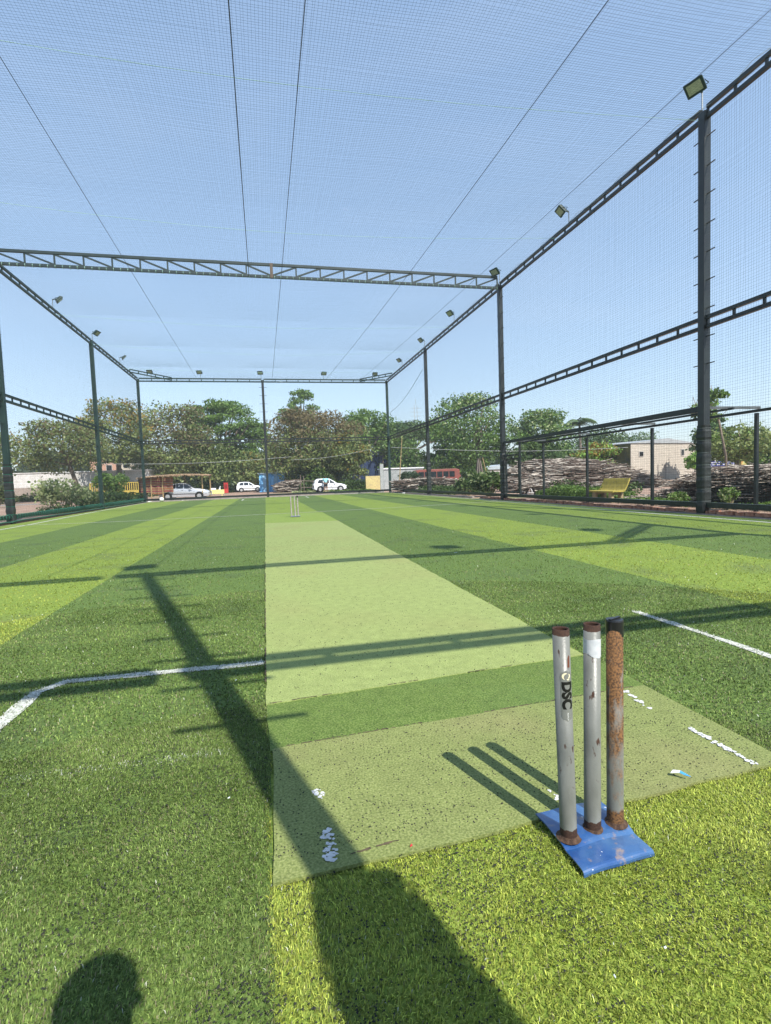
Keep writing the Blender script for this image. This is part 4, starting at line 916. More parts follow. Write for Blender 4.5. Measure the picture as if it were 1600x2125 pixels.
# far wood behind everything
def far_wood():
    n = 42000; th = rng.uniform(rad(28), rad(138), n); r = rng.uniform(112, 135, n); hmax = 5.2 + 1.8 * patch_noise(th * 30, th * 7, 1.5, 77)
    C = np.stack([r * np.cos(th), r * np.sin(th), rng.random(n) ** 0.8 * np.clip(hmax, 2.5, 9)], 1)
    lo, hi = np.array([0.06, 0.09, 0.05]), np.array([0.10, 0.14, 0.075]); c = lo + (hi - lo) * rng.random((n, 1))
    V, cc = leaf_cloud(C, 0.75, c, 0.4); tag(link('distant_wood', fast_mesh('distant_wood', V, None, M_leaf, cc)), 'hazy distant wood behind the trees and buildings', 'wood', kind='stuff')
far_wood()
# undergrowth in front of the big trees
def undergrowth(label, x0, x1, y0, y1, h, n, size, pal, name='undergrowth', pf=None):
    X = rng.uniform(x0, x1, n); Y = rng.uniform(y0, y1, n); hm = h * (0.65 + 0.35 * patch_noise(X, Y, 1.6, 91)); Z = rng.random(n) * np.clip(hm, 0.1 * h, 1.5 * h)
    lo, hi = np.array(PAL[pal][0]), np.array(PAL[pal][1]); c = (lo + (hi - lo) * rng.random((n, 1))) * rng.uniform(.8, 1.2, (n, 1))
    V, cc = leaf_cloud(np.stack([X, Y, Z], 1), size, c, 0.3)
    tag(link(name, fast_mesh(name, V, None, M_weed, cc)), label, 'undergrowth', kind='stuff')
undergrowth('dark shady undergrowth beneath the trees behind the car shelter', -24, -4, 68, 74, 2.2, 7000, 0.22, 'dark')
undergrowth('dark undergrowth and creepers beneath the huge brown topped tree', 3.5, 9.0, 55, 57, 2.0, 5000, 0.18, 'green')
undergrowth('green weeds beside the white car and the yellow wall', 7.4, 10.6, 50.5, 53, 1.2, 4500, 0.14, 'green')
undergrowth('yellow flowering weeds along the far fence on the right', 5.5, 9.0, 41, 46, 0.22, 5000, 0.09, 'bright', 'weeds')
undergrowth('dry grassy verge behind the far fence', 2.5, 9, 50.6, 52, 0.15, 3500, 0.09, 'pale', 'weeds')
undergrowth('green weeds along the foot of the left wall outside the cage', -9.6, -8.3, 25, 38.5, 0.30, 8000, 0.06, 'green', 'weeds')
undergrowth('green weeds and shrubs by the far left corner outside the cage', -12.5, -8.6, 38.6, 42, 0.9, 6000, 0.10, 'green', 'weeds')
undergrowth('weeds behind the car shelter and road on the left', -26, -12, 60, 64, 0.9, 5000, 0.16, 'olive', 'weeds')
undergrowth('bright green weeds between the gate and the yellow bench', 10.75, 12.6, 15.7, 19.6, 0.62, 12000, 0.055, 'bright', 'weeds')
undergrowth('weeds on the near side of the stick piles, right of the gate', 12.6, 16, 19.5, 24, 0.5, 6000, 0.07, 'green', 'weeds')
undergrowth('low weeds growing at the foot of the right hand stick pile', 10.75, 11.3, 7.5, 14.5, 0.22, 3500, 0.045, 'bright', 'weeds')
undergrowth('green weeds by the far right corner outside the cage', 9.6, 12.5, 27, 36, 0.45, 8000, 0.08, 'green', 'weeds')
# individual shrubs
def shrub(label, X, Y, w_, h, n, leaf, pal, tips=None, tf=0.3, stems=9, name='shrub'):
    t = thing(name, label, 'shrub', (X, Y, 0)); pf = puffs(24, w_, w_ * 0.7, h * 0.30, h, 0.8, 0.13, 0.2); C, I, K = puff_points(pf, n)
    lo, hi = np.array(PAL[pal][0]), np.array(PAL[pal][1]); c = (lo + (hi - lo) * rng.random((len(C), 1)))
    if tips:
        k = rng.random(len(C)) < tf; c[k] = np.array(PAL[tips][0]) + (np.array(PAL[tips][1]) - np.array(PAL[tips][0])) * rng.random((k.sum(), 1))
    V, cc = leaf_cloud(C, leaf, c, 0.4); link('foliage', fast_mesh('foliage', V, None, M_weed, cc), t)
    m = MB()
    for k in range(stems):
        p = pf[k % len(pf)]; m.tube([(random.uniform(-.1, .1), random.uniform(-.1, .1), -0.03), (p[0] * .5, p[1] * .5, p[2] * .45), (p[0], p[1], p[2])], [0.03, 0.02, 0.008], 4)
    m.build('stems', mat('pale_stems', (0.20, 0.17, 0.10), 0.9), t); return t
shrub('large loose shrub with pale blotched leaves outside the left wall', -9.75, 28.3, 2.7, 1.55, 1500, 0.105, 'bright', 'pale', 0.9, 16)
shrub('second pale leaved shrub bush right of the big one, near the left column', -9.0, 29.8, 1.5, 0.9, 700, 0.085, 'bright', 'pale', 0.8, 8)
shrub('small round bush standing on the bare earth at the far left', -17.6, 40, 2.2, 1.5, 1800, 0.11, 'olive', None)
shrub('feathery bright green shrub behind the far left column', -11.6, 44, 2.8, 2.2, 2400, 0.12, 'bright', None, name='shrub')
shrub('clump of large leaved plants outside the wall left of the gate column', 10.5, 23.6, 1.9, 1.15, 1300, 0.13, 'green', 'pale', 0.25, name='leafy_plant')
shrub('second clump of large leaved plants further left by the wall', 10.4, 25.8, 1.6, 0.85, 900, 0.12, 'green', 'pale', 0.2, name='leafy_plant')
shrub('greyish bush outside the far right corner', 11.0, 39.5, 1.8, 1.5, 1700, 0.10, 'haze', None)
shrub('round green bush beside the red bus', 17.4, 42, 2.6, 1.9, 2200, 0.12, 'green', 'bright', 0.3)
shrub('small bright weed bush at the foot of the right stick pile', 10.9, 12.0, 0.75, 0.36, 700, 0.045, 'bright', 'pale', 0.2, 5)
shrub('tuft of light green weeds behind the tall padded right column', 10.75, 10.3, 0.55, 0.5, 600, 0.045, 'bright', 'pale', 0.3, 5)
def palm(label, X, Y, zt, w_):
    t = thing('palm_tree', label, 'palm', (X, Y, 0), group=GT)
    m = MB(); m.tube([(0, 0, -0.1), (0.15, 0, zt * 0.4), (0, 0, zt - w_ * 0.35)], [0.22, 0.16, 0.13], 8); m.build('trunk', M_bark, t, smooth=True)
    for k in range(17):
        a = k * 2.4; el = random.uniform(0.1, 1.25); V = []; c0 = np.array([0, 0, zt - w_ * 0.35]); L = w_ * 0.55
        d = np.array([math.cos(a), math.sin(a), 0]); side = np.array([-math.sin(a), math.cos(a), 0]); pts = []
        for s_ in np.linspace(0, 1, 12): pts.append(c0 + d * L * s_ * math.cos(el) * (1 + 0.2 * s_) + np.array([0, 0, L * (s_ * math.sin(el) - 0.75 * s_ * s_)]))
        for i in range(1, 12):
            for sg in (-1, 1):
                for h_ in (0, 0.5):
                    p = pts[i - 1] * (1 - h_) + pts[i] * h_; q = p + side * sg * L * 0.26 * math.sin(0.4 + 2.4 * i / 12) + np.array([0, 0, -L * 0.16]) + d * L * 0.1; f = d * L * 0.025
                    V += [p - f, p + f, q + f * .3, q - f * .3]
        V = np.array(V) * S; c = np.tile(np.array([[0.08, 0.13, 0.04]]), (len(V), 1)) * rng.uniform(.7, 1.3); link('frond', fast_mesh('frond', V, None, M_leaf, c), t)
palm('coconut palm showing over the low rail just right of the gate', 36.3, 70, 9.0, 5.2)
palm('coconut palm standing taller over the shelter frame rail', 39.4, 60, 8.9, 4.6)

# ------------------------------------------------------------ cars
def car(label, X, Y, rz, L, h, paint, style='hatch', cat='car'):
    t = thing('parked_car', label, cat, (X, Y, 0), rz); k = L
    # stations along x from rear (0) to nose (1): (x, z_bottom, z_belt, z_top, half width at belt, half width at top)
    if style == 'hatch':
        st = [(0.0, .28, .50, .52, .40, .38), (.015, .22, .62, .66, .44, .40), (.06, .18, .64, .90, .47, .36), (.12, .17, .64, .985, .48, .355), (.30, .17, .63, 1.0, .49, .36), (.48, .17, .62, .98, .49, .355), (.60, .17, .61, .82, .49, .37), (.70, .17, .60, .63, .48, .44), (.85, .17, .55, .58, .47, .42), (.96, .18, .46, .49, .43, .38), (1.0, .24, .38, .40, .36, .33)]
    else:
        st = [(0.0, .28, .54, .56, .40, .36), (.02, .2, .64, .67, .44, .40), (.12, .18, .67, .71, .47, .42), (.22, .17, .66, .90, .48, .36), (.32, .17, .65, .985, .49, .355), (.48, .17, .64, 1.0, .49, .36), (.56, .17, .63, .96, .49, .36), (.70, .17, .62, .66, .48, .43), (.85, .17, .58, .61, .47, .42), (.97, .18, .46, .50, .43, .38), (1.0, .24, .38, .42, .36, .33)]
    W = 1.62 / 1.2
    vs = []; fs = []
    for (x, zb, ze, zt, wb, wt) in st:
        x = (x - .5) * L
        for yy, z in ((-wb * .92, zb), (-wb, (zb + ze) / 2), (-wb * .97, ze), (-wt, zt), (-wt * .5, zt + .012), (wt * .5, zt + .012), (wt, zt), (wb * .97, ze), (wb, (zb + ze) / 2), (wb * .92, zb)): vs.append((x, yy * W, z * h))
    for i in range(len(st) - 1):
        for j in range(9): fs.append((i * 10 + j, (i + 1) * 10 + j, (i + 1) * 10 + j + 1, i * 10 + j + 1))
    fs.append(tuple(range(10))[::-1]); fs.append(tuple((len(st) - 1) * 10 + j for j in range(10)))
    m = MB(); m.add(vs, fs); b = m.build('body', paint, t, smooth=True)
    def side_pt(x, f, sg):            # f 0 belt .. 1 roof edge
        for a, c in zip(st[:-1], st[1:]):
            if a[0] <= x <= c[0]:
                u = (x - a[0]) / (c[0] - a[0]); r = [a[q] + (c[q] - a[q]) * u for q in range(6)]; break
        y = (r[4] * .97 + (r[5] - r[4] * .97) * f) * W + 0.006; z = (r[2] + (r[3] - r[2]) * f) * h; return ((x - .5) * L, sg * y, z)
    wins = [[(.10, .08), (.27, .08), (.27, .86), (.15, .80)], [(.29, .08), (.46, .08), (.46, .86), (.29, .88)], [(.48, .08), (.655, .10), (.60, .62), (.535, .80), (.48, .86)]] if style == 'hatch' else [[(.24, .1), (.34, .08), (.34, .86), (.30, .80)], [(.355, .08), (.49, .08), (.49, .86), (.355, .88)], [(.505, .08), (.67, .10), (.62, .6), (.565, .84), (.505, .86)]]
    for sg in (-1, 1):
        for wn in wins:
            m = MB(); m.poly([side_pt(a, f, sg) for a, f in (wn if sg > 0 else wn[::-1])]); m.build('side_window', M_glass, t)
    fx0, fx1 = (.60, .70) if style == 'hatch' else (.565, .695)
    def top(x, wf, dz=0.012):
        for a, c in zip(st[:-1], st[1:]):
            if a[0] <= x <= c[0]: u = (x - a[0]) / (c[0] - a[0]); zt = a[3] + (c[3] - a[3]) * u; wt = a[5] + (c[5] - a[5]) * u; break
        return ((x - .5) * L + (0.01 if x > .5 else -0.01), wf * wt * W * .88, zt * h + dz + 0.01)
    m = MB(); m.poly([top(.52 if style == 'hatch' else .575, -.9), top(fx1, -1), top(fx1, 1), top(.52 if style == 'hatch' else .575, .9)]); m.build('windscreen', M_glass, t)
    r0, r1 = (.02, .10) if style == 'hatch' else (.14, .29)
    m = MB(); m.poly([top(r0, 1), top(r1, .9), top(r1, -.9), top(r0, -1)][::-1]); m.build('rear_window', M_glass, t)
    R0 = 0.26; tw = 0.16
    for x in (.185, .80):
        for sg in (-1, 1):
            cx = (x - .5) * L; cy = sg * (.49 * W - tw * .45)
            m = MB(); m.lathe([(0, -tw / 2), (R0 * .9, -tw / 2), (R0, -tw * .3), (R0, tw * .3), (R0 * .9, tw / 2), (0, tw / 2)], (cx, cy, R0), 20, 'y'); wo = m.build('wheel', M_tyre, t)
            m = MB(); m.lathe([(0, sg * (tw / 2 + .004)), (R0 * .30, sg * (tw / 2 + .012)), (R0 * .62, sg * (tw / 2 + .004))], (cx, cy, R0), 16, 'y'); m.build('rim', mat('alloy_rim', (0.5, 0.5, 0.5), 0.35, metal=0.5), wo)
            m = MB(); m.lathe([(0, 0), (R0 * 1.18, 0)], (cx, sg * (.49 * W + .004) * .985, R0 * 1.05), 20, 'y'); m.build('wheel_arch', mat('arch_black', (0.01, 0.01, 0.01), 0.9), t)
            wo.location = Vector((0, sg * 0.05, 0)) * S
    for sg in (-1, 1):
        m = MB(); m.box((L * .475, sg * W * .34, h * .42), (.10, .24, .09), (0, 0, -sg * .5)); m.build('headlight', mat('lamp_plastic', (0.6, 0.62, 0.62), 0.15, spec=0.8), t, bevel=0.01)
        m = MB(); m.box((-L * .485, sg * W * .37, h * .50), (.06, .12, .16)); m.build('tail_light', mat('red_plastic', (0.45, 0.02, 0.02), 0.25), t, bevel=0.01)
        m = MB(); m.box((L * .12, sg * W * .535, h * .64), (.10, .12, .09)); m.build('mirror', paint, t, bevel=0.01)
        m = MB(); m.bar((-L * .28, sg * W * .492, h * .36), (L * .26, sg * W * .492, h * .35), 0.02, 0.03); m.build('side_moulding', mat('dark_trim', (0.05, 0.05, 0.055), 0.6), t)
        for x in (.0, .17):
            m = MB(); m.box((x * L - .1, sg * W * .492, h * .56), (.1, .02, .02)); m.build('door_handle', mat('dark_trim', (0.05, 0.05, 0.055), 0.6), t)
    m = MB(); m.box((L * .487, 0, h * .30), (.06, W * .6, .10)); m.build('grille', mat('dark_trim', (0.05, 0.05, 0.055), 0.6), t)
    return t
P_silver = mat('silver_car_paint', (0.62, 0.65, 0.70), 0.25, metal=0.35, coat=0.5); P_white = mat('white_car_paint', (0.78, 0.80, 0.82), 0.25, coat=0.5)
car('silver saloon car parked nose right under the thatched shelter', -5.85, 41.7, rad(-4), 3.62, 1.24, P_silver, 'sedan')
car('small white hatchback parked beyond the lane, left of the middle column', -1.95, 68.5, rad(2), 3.2, 1.26, P_white, 'hatch')
car('white hatchback with a person leaning at its door, right of the middle column', 5.85, 49.0, rad(3), 3.05, 1.24, P_white, 'hatch')

# red bus
def bus():
    L = 4.35; h = 1.72; W = 1.55; t = thing('bus', 'red bus with dark windows parked behind the stick heap on the right', 'bus', (15.55, 46.5, 0.02), rad(-3))
    red = mat('faded_red_bus_paint', (0.26, 0.065, 0.05), 0.5, (0.20, 0.07, 0.055), 3); 
    prof = [(-L / 2, .32), (-L / 2, 1.45), (-L / 2 + .12, h - .06), (-L / 2 + .35, h), (L / 2 - .5, h), (L / 2 - .18, h - .08), (L / 2 - .05, 1.0), (L / 2, .85), (L / 2, .32)]
    m = MB(); m.prism([(x, -W / 2, z) for x, z in prof], (0, W, 0)); m.build('body', red, t, bevel=0.03)
    for k in range(6):
        x0 = -L / 2 + .3 + k * .58
        for sg in (-1, 1):
            m = MB(); m.box((x0 + .25, sg * (W / 2 + .006), 1.24), (.50, .012, .52)); m.build('window', M_glass, t)
    m = MB(); m.box((L / 2 - .10, 0, 1.25), (.05, W * .86, .5), (0, -.18, 0)); m.build('windscreen', M_glass, t)
    for x in (-L * .28, L * .30):
        for sg in (-1, 1):
            m = MB(); m.lathe([(0, -.12), (.30, -.12), (.32, 0), (.30, .12), (0, .12)], (x, sg * (W / 2 - .08), .30), 18, 'y'); wo = m.build('wheel', M_tyre, t)
            m = MB(); m.lathe([(0, sg * .13), (.16, sg * .125)], (x, sg * (W / 2 - .08), .30), 14, 'y'); m.build('rim', mat('dull_rim', (0.35, 0.25, 0.2), 0.6), wo)
    m = MB(); m.box((0, -W / 2 - .008, .78), (L * .8, .012, .05)); m.build('white_stripe', M_white, t)
    for sg in (-1, 1):
        m = MB(); m.box((L / 2 + .005, sg * .5, .55), (.03, .2, .14)); m.build('headlight', MATS['lamp_plastic'], t)
bus()

# scooter and red cabinet on the far left side of the lane
def scooter():
    t = thing('scooter', 'white motor scooter parked behind the small yellow bench', 'scooter', (-5.2, 60, 0), rad(10)); wm = mat('scooter_white', (0.7, 0.72, 0.74), 0.3)
    for x in (-.5, .5):
        m = MB(); m.lathe([(.14, -.05), (.21, -.05), (.22, 0), (.21, .05), (.14, .05)], (x, 0, .22), 16, 'y'); m.build('wheel', M_tyre, t)
    m = MB(); m.prism([(-.7, -.12, .42), (-.62, -.12, .68), (-.1, -.12, .66), (-.02, -.12, .32), (-.25, -.12, .25), (-.5, -.12, .36)], (0, .24, 0)); m.build('body', wm, t, bevel=.02)
    m = MB(); m.prism([(.1, -.14, .25), (.28, -.14, .75), (.36, -.14, .78), (.40, -.14, .5), (.3, -.14, .25)], (0, .28, 0)); m.build('front_shield', wm, t, bevel=.02)
    m = MB(); m.box((-.35, 0, .71), (.62, .22, .08)); m.build('seat', M_tyre, t, bevel=.02)
    m = MB(); m.box((.05, 0, .26), (.36, .24, .04)); m.build('footboard', wm, t)
    m = MB(); m.tube([(.33, -.28, .88), (.33, 0, .84), (.33, .28, .88)], .02, 6); m.tube([(.33, 0, .84), (.5, 0, .22)], .025, 6); m.build('handlebar', MATS['dark_trim'], t)
    m = MB(); m.box((.36, 0, .80), (.12, .22, .12)); m.build('headlight', MATS['lamp_plastic'], t, bevel=.02)
scooter()
t = thing('cabinet', 'tall red cabinet standing in front of the trees left of the thatched hut', 'cabinet', (-4.35, 62, 0)); rm_ = mat('red_paint', (0.45, 0.03, 0.03), 0.5)
m = MB(); m.box((0, 0, .62), (.46, .4, 1.14)); m.build('body', rm_, t, bevel=.02); m = MB(); m.box((0, -.205, .8), (.34, .02, .5)); m.build('panel', mat('dark_red', (0.2, 0.02, 0.02), 0.3), t); m = MB(); m.box((0, 0, 1.21), (.5, .44, .05)); m.build('lid', rm_, t)

# ------------------------------------------------------------ shelters, huts and buildings
M_thatch = mat('dry_thatch', (0.30, 0.20, 0.12), 0.95, (0.46, 0.33, 0.22), 9, 0.8, 40)
def stripes_mat():
    m = bpy.data.materials.new('striped_cloth'); m.use_nodes = True; n = m.node_tree; b = n.nodes['Principled BSDF']; b.inputs['Roughness'].default_value = .9
    tc = n.nodes.new('ShaderNodeTexCoord'); w_ = n.nodes.new('ShaderNodeTexWave'); w_.bands_direction = 'Z'; w_.inputs['Scale'].default_value = 0.75; w_.inputs['Distortion'].default_value = 1.2; w_.inputs['Detail Scale'].default_value = .5
    n.links.new(tc.outputs['Object'], w_.inputs['Vector']); r = n.nodes.new('ShaderNodeValToRGB'); r.color_ramp.interpolation = 'CONSTANT'; e = r.color_ramp.elements
    e[0].color = (.20, .05, .06, 1); e[1].color = (.42, .33, .10, 1); e[1].position = .3; q = e.new(.55); q.color = (.10, .06, .12, 1); q = e.new(.8); q.color = (.28, .12, .05, 1)
    n.links.new(w_.outputs['Fac'], r.inputs[0]); n.links.new(r.outputs[0], b.inputs['Base Color']); return m
SH = thing('car_shelter', 'thatched car shelter on bamboo poles with a striped cloth wall', 'shelter', (-6.6, 42, 0)); SO = Vector((-6.6, 42, 0))
m = MB(SO); nx, ny = 16, 6; vs = []; fs = []
for i in range(nx + 1):
    for j in range(ny + 1):
        x = -9.0 + 4.9 * i / nx; y = 40.8 + 3.3 * j / ny; vs.append((x + random.uniform(-.08, .08), y + random.uniform(-.08, .08), 1.72 + .16 * math.sin(i / nx * 2.6) + .05 * j / ny + random.uniform(-.03, .03)))
for i in range(nx):
    for j in range(ny): a = i * (ny + 1) + j; fs.append((a, a + ny + 1, a + ny + 2, a + 1))
m.add(vs, fs); o = m.build('thatch_roof', M_thatch, SH); q = o.modifiers.new('t', 'SOLIDIFY'); q.thickness = .07
m = MB(SO)
for k in range(260):
    x = random.uniform(-9.0, -4.1); z = 1.72 + .16 * math.sin((x + 9) / 4.9 * 2.6); m.bar((x, 40.85, z + .03), (x + random.uniform(-.12, .12), 40.7, z - random.uniform(.02, .16)), .03, .01)
m.build('thatch_fringe', M_thatch, SH, kind='stuff')
for x, y in ((-8.1, 40.9), (-7.3, 40.95), (-9.0, 43.8), (-6.2, 43.8), (-4.3, 43.6), (-4.6, 41.0)):
    m = MB(SO); m.tube([(x, y, -.02), (x + random.uniform(-.05, .05), y, .9), (x + .03, y, 1.8)], .045, 6); m.build('bamboo_pole', M_bamboo, SH)
m = MB(SO); N = 24; vs = []
for i in range(N + 1):
    u = i / N; x = -8.9 + 2.3 * u
    for z in (.55 + .08 * math.sin(u * 9), 1.74): vs.append((x, 41.0 + .06 * math.sin(i * 1.3), z))
m.add(vs, [(2 * k, 2 * k + 2, 2 * k + 3, 2 * k + 1) for k in range(N)]); m.build('striped_cloth', stripes_mat(), SH)
m = MB(SO); N = 16; vs = []
for i in range(N + 1):
    y = 41.0 + 2.9 * i / N
    for z in (.5, 1.74): vs.append((-8.95 + .05 * math.sin(i * 1.3), y, z))
m.add(vs, [(2 * k, 2 * k + 2, 2 * k + 3, 2 * k + 1) for k in range(N)]); m.build('striped_cloth', MATS.get('x') or bpy.data.materials['striped_cloth'], SH)

HT = thing('thatched_hut', 'small conical thatched hut with plank walls behind the white hatchback', 'hut', (-3.2, 74, 0))
m = MB(); m.lathe([(1.2, 1.5), (.9, 2.1), (.45, 2.6), (0, 2.85)], (0, 0, 0), 14); m.build('thatch_roof', M_thatch, HT)
for k in range(12):
    m = MB(); a = 6.283 * k / 12; m.box((.85 * math.cos(a), .85 * math.sin(a), .78), (.06, .4, 1.56), (0, 0, a)); m.build('plank', mat('dark_plank', (0.12, 0.085, 0.06), .9, (0.2, 0.15, 0.11), 6), HT)

BS = thing('blue_shed', 'blue corrugated sheet shed behind the middle column', 'shed', (0.7, 63, 0)); bl = mat('sky_blue_sheet', (0.10, 0.36, 0.75), .5, (0.22, 0.50, 0.80), 1.2); bl2 = mat('pale_blue_sheet', (0.30, 0.50, 0.68), .5, (0.22, 0.42, 0.62), 2)
x = -1.35
k = 0
while x < 1.5:
    m = MB(); wv = []; 
    for i in range(7): wv.append((x + .40 * i / 6, -1.0 + (.03 if i % 2 else 0)))
    vs = []; 
    for a, b in wv: vs += [(a, b, 0), (a, b, 2.1)]
    m.add(vs, [(2 * i, 2 * i + 2, 2 * i + 3, 2 * i + 1) for i in range(6)]); o = m.build('wall_sheet', (bl, bl2, bl)[k % 3], BS); o['label'] = ('mid blue wall sheet', 'pale blue wall sheet', 'mid blue wall sheet')[k % 3]; x += .41; k += 1
m = MB(); m.box((.1, 0, 2.17), (3.2, 2.3, .06), (rad(2), 0, 0)); m.build('roof', mat('blue_grey_roof', (0.25, 0.33, 0.40), .5), BS)
m = MB(); m.box((0, .1, 1.0), (2.7, 1.9, 2.0)); m.build('inner_frame', mat('shed_dark', (0.03, 0.05, 0.08), .8), BS)
# clutter in front of the blue shed
def sticks(parent, n, x0, x1, y0, y1, zt, Ls, r, mt, org, orient=0.0, spread=0.3, surf=None, name='stick', stuffname='small_sticks', nbig=60):
    """heap: nbig sticks as separate parts on the visible face, the rest joined"""
    def one(m, big):
        for _ in range(1):
            x = random.uniform(x0, x1); y = random.uniform(y0, y1); zl = (surf(x, y) if surf else zt)
            z = zl * (random.random() ** 0.45) ; L = random.uniform(*Ls) * (1.15 if big else 1)
            a = orient + random.gauss(0, spread); e = random.gauss(0, .10); d = Vector((math.cos(a) * math.cos(e), math.sin(a) * math.cos(e), math.sin(e))) * L / 2
            c = Vector((x, y, max(z, .05))); k = Vector((random.uniform(-.06, .06), random.uniform(-.06, .06), random.uniform(-.05, .05))) * L
            rr = r * random.choice((.5, .7, 1, 1, 1.3, 2.0)) * (1.15 if big else 1)
            m.tube([c - d, c + k, c + d], [rr * 1.1, rr, rr * .7], 5 if big else 4)
    for _ in range(nbig):
        m = MB(org); one(m, True); m.build(name, random.choice(mt), parent)
    for mm in mt:
        m = MB(org)
        for _ in range(n // len(mt)): one(m, False)
        m.build(stuffname, mm, parent, kind='stuff')
Mk1 = mat('weathered_stick', (0.32, 0.28, 0.235), .9, (0.50, 0.45, 0.39), 12, .4, 40); Mk2 = mat('grey_stick', (0.17, 0.145, 0.125), .9, (0.30, 0.26, 0.225), 12, .4, 40); Mk3 = mat('dark_stick', (0.06, 0.045, 0.035), .9, (0.14, 0.10, 0.08), 12, .4, 40)
def heap(label, cx, cy, **k):
    t = thing('stick_pile', label, 'stick pile', (cx, cy, 0)); k.setdefault('mt', (Mk1, Mk2, Mk3, Mk3)); sticks(t, org=(cx, cy, 0), **k); return t
def core(t, org, pts, z1s):
    """dark core so that a pile is solid"""
    m = MB(org); n = len(pts); vs = [(x, y, -.02) for x, y in pts] + [(x, y, z) for (x, y), z in zip(pts, z1s)]
    fs = [tuple(range(n, 2 * n))]
    for i in range(n): fs.append((i, (i + 1) % n, n + (i + 1) % n, n + i))
    m.add(vs, fs); m.build('pile_shade_core', mat('pile_core_shade', (0.022, 0.017, 0.013), .95, (0.045, 0.035, 0.028), 8, .8, 20), t)  # near-black colour paints the shade in the gaps between sticks
t = heap('long high pile of cut sticks at the right edge, beyond the shelter frame', 12.6, 9.5, n=7000, x0=11.95, x1=13.7, y0=4.5, y1=15.0, zt=1.0, Ls=(.5, 1.25), r=.0115, orient=rad(168), spread=.38, nbig=200,
         surf=lambda x, y: max(.12, 1.04 - .10 * abs(math.sin(y * .8)) - .05 * math.sin(y * 2.3) - .42 * max(0, y - 12.2)))
core(t, (12.6, 9.5, 0), [(11.80, 4.8), (14, 4.8), (14.2, 14.0), (11.9, 13.6)], [.80, .9, .4, .30])
t = heap('big pale topped stick pile behind the weeds, right of the gate', 19, 28, n=6000, x0=14.8, x1=24.5, y0=26, y1=31, zt=1.6, Ls=(.8, 2.2), r=.020, orient=rad(-8), spread=.30, nbig=120,
         surf=lambda x, y: max(.12, min(.5 + (x - 14.6) * .75, 1.78, 1.85 - (x - 19.0) * .46)) * (0.75 + .1 * min(y - 26, 2.5)))
core(t, (19, 28, 0), [(15.4, 27), (24, 27), (24, 30), (15.4, 30)], [.8, .12, .12, .9])
t = heap('low heap of dark branches between the gate and the big pale pile', 13.4, 23, n=900, x0=12.2, x1=15.0, y0=21.5, y1=24.5, zt=.75, Ls=(.4, 1.1), r=.02, orient=rad(20), spread=.5, nbig=50, surf=lambda x, y: .72 - .2 * abs(x - 13.6))
t = heap('long low heap of branches in front of the red bus', 11.6, 36, n=1500, x0=9.5, x1=15.2, y0=34.5, y1=37.5, zt=.85, Ls=(.7, 1.8), r=.028, orient=rad(5), spread=.3, nbig=80, surf=lambda x, y: .95 - .12 * abs(x - 11))
core(t, (11.6, 36, 0), [(10, 35.3), (14.6, 35.3), (14.6, 37), (10, 37)], [.5, .3, .4, .55])
t = heap('brown heap of dry brush and timber in front of the blue shed', 3.0, 57, n=900, x0=1.4, x1=4.6, y0=56, y1=58, zt=1.0, Ls=(.6, 1.6), r=.03, orient=0, spread=.35, nbig=40, surf=lambda x, y: 1.2 - .25 * abs(x - 3.0))
core(t, (3.0, 57, 0), [(2.0, 56.6), (4.0, 56.6), (4.0, 57.6), (2.0, 57.6)], [.7, .6, .6, .7])
# tepee of poles
TP = thing('pole_tepee', 'upright bundle of poles leaned together like a tepee, left of the gate column', 'pole bundle', (16.2, 38, 0))
for k in range(26):
    a = random.uniform(0, 6.283); r = random.uniform(.2, .55); m = MB(); m.tube([(r * math.cos(a), r * math.sin(a), 0), (r * .25 * math.cos(a), r * .25 * math.sin(a), random.uniform(1.9, 2.45))], [.045, .03], 5); m.build('pole', random.choice((Mk2, Mk3)), TP)
m = MB(); m.tube([(0.9, 0, 0), (.3, 0, 2.4)], .03, 5); m.build('pole', M_bamboo, TP)

# pipe racks near the middle of the far fence
RK = thing('pipe_rack', 'rusty pipe goal frame and rack behind the far fence, right of the middle column', 'rack', (3.6, 52, 0))
for a, b in (((1.0, 0, 0), (1.0, 0, 1.15)), ((1.9, 0, 0), (1.9, 0, .95)), ((-.2, 0, 0), (-.2, 0, 1.7)), ((.1, 0, 0), (.1, 0, 1.6)), ((-.2, 0, 1.15), (1.9, 0, .95)), ((-.2, 0, .45), (1.9, 0, .45)), ((2.0, 0, 1.0), (2.6, 0, .1))):
    m = MB(); m.tube([a, b], .035, 6); m.build('pipe', mat('rusty_pipe_dark', (0.16, 0.12, 0.10), .7), RK)

# dark blue tarpaulin wall behind the trees
TW = thing('tarpaulin_wall', 'dark blue tarpaulin fence hung between posts behind the big trees', 'fence', (9.8, 66, 0)); m = MB((9.8, 66, 0)); N = 40; vs = []
for i in range(N + 1):
    x = 2.4 + 15.6 * i / N
    for z in (0, 4.5 + .1 * math.sin(i * .9)): vs.append((x, 66 + .12 * math.sin(i * 1.7), z))
m.add(vs, [(2 * k, 2 * k + 2, 2 * k + 3, 2 * k + 1) for k in range(N)]); m.build('tarpaulin', mat('navy_tarpaulin', (0.012, 0.025, 0.07), .6, (0.02, 0.04, 0.10), 2), TW)
for k in range(6): m = MB((9.8, 66, 0)); m.tube([(2.4 + 3.12 * k, 65.8, 0), (2.4 + 3.12 * k, 65.8, 4.7)], .06, 6); m.build('post', M_conc, TW)

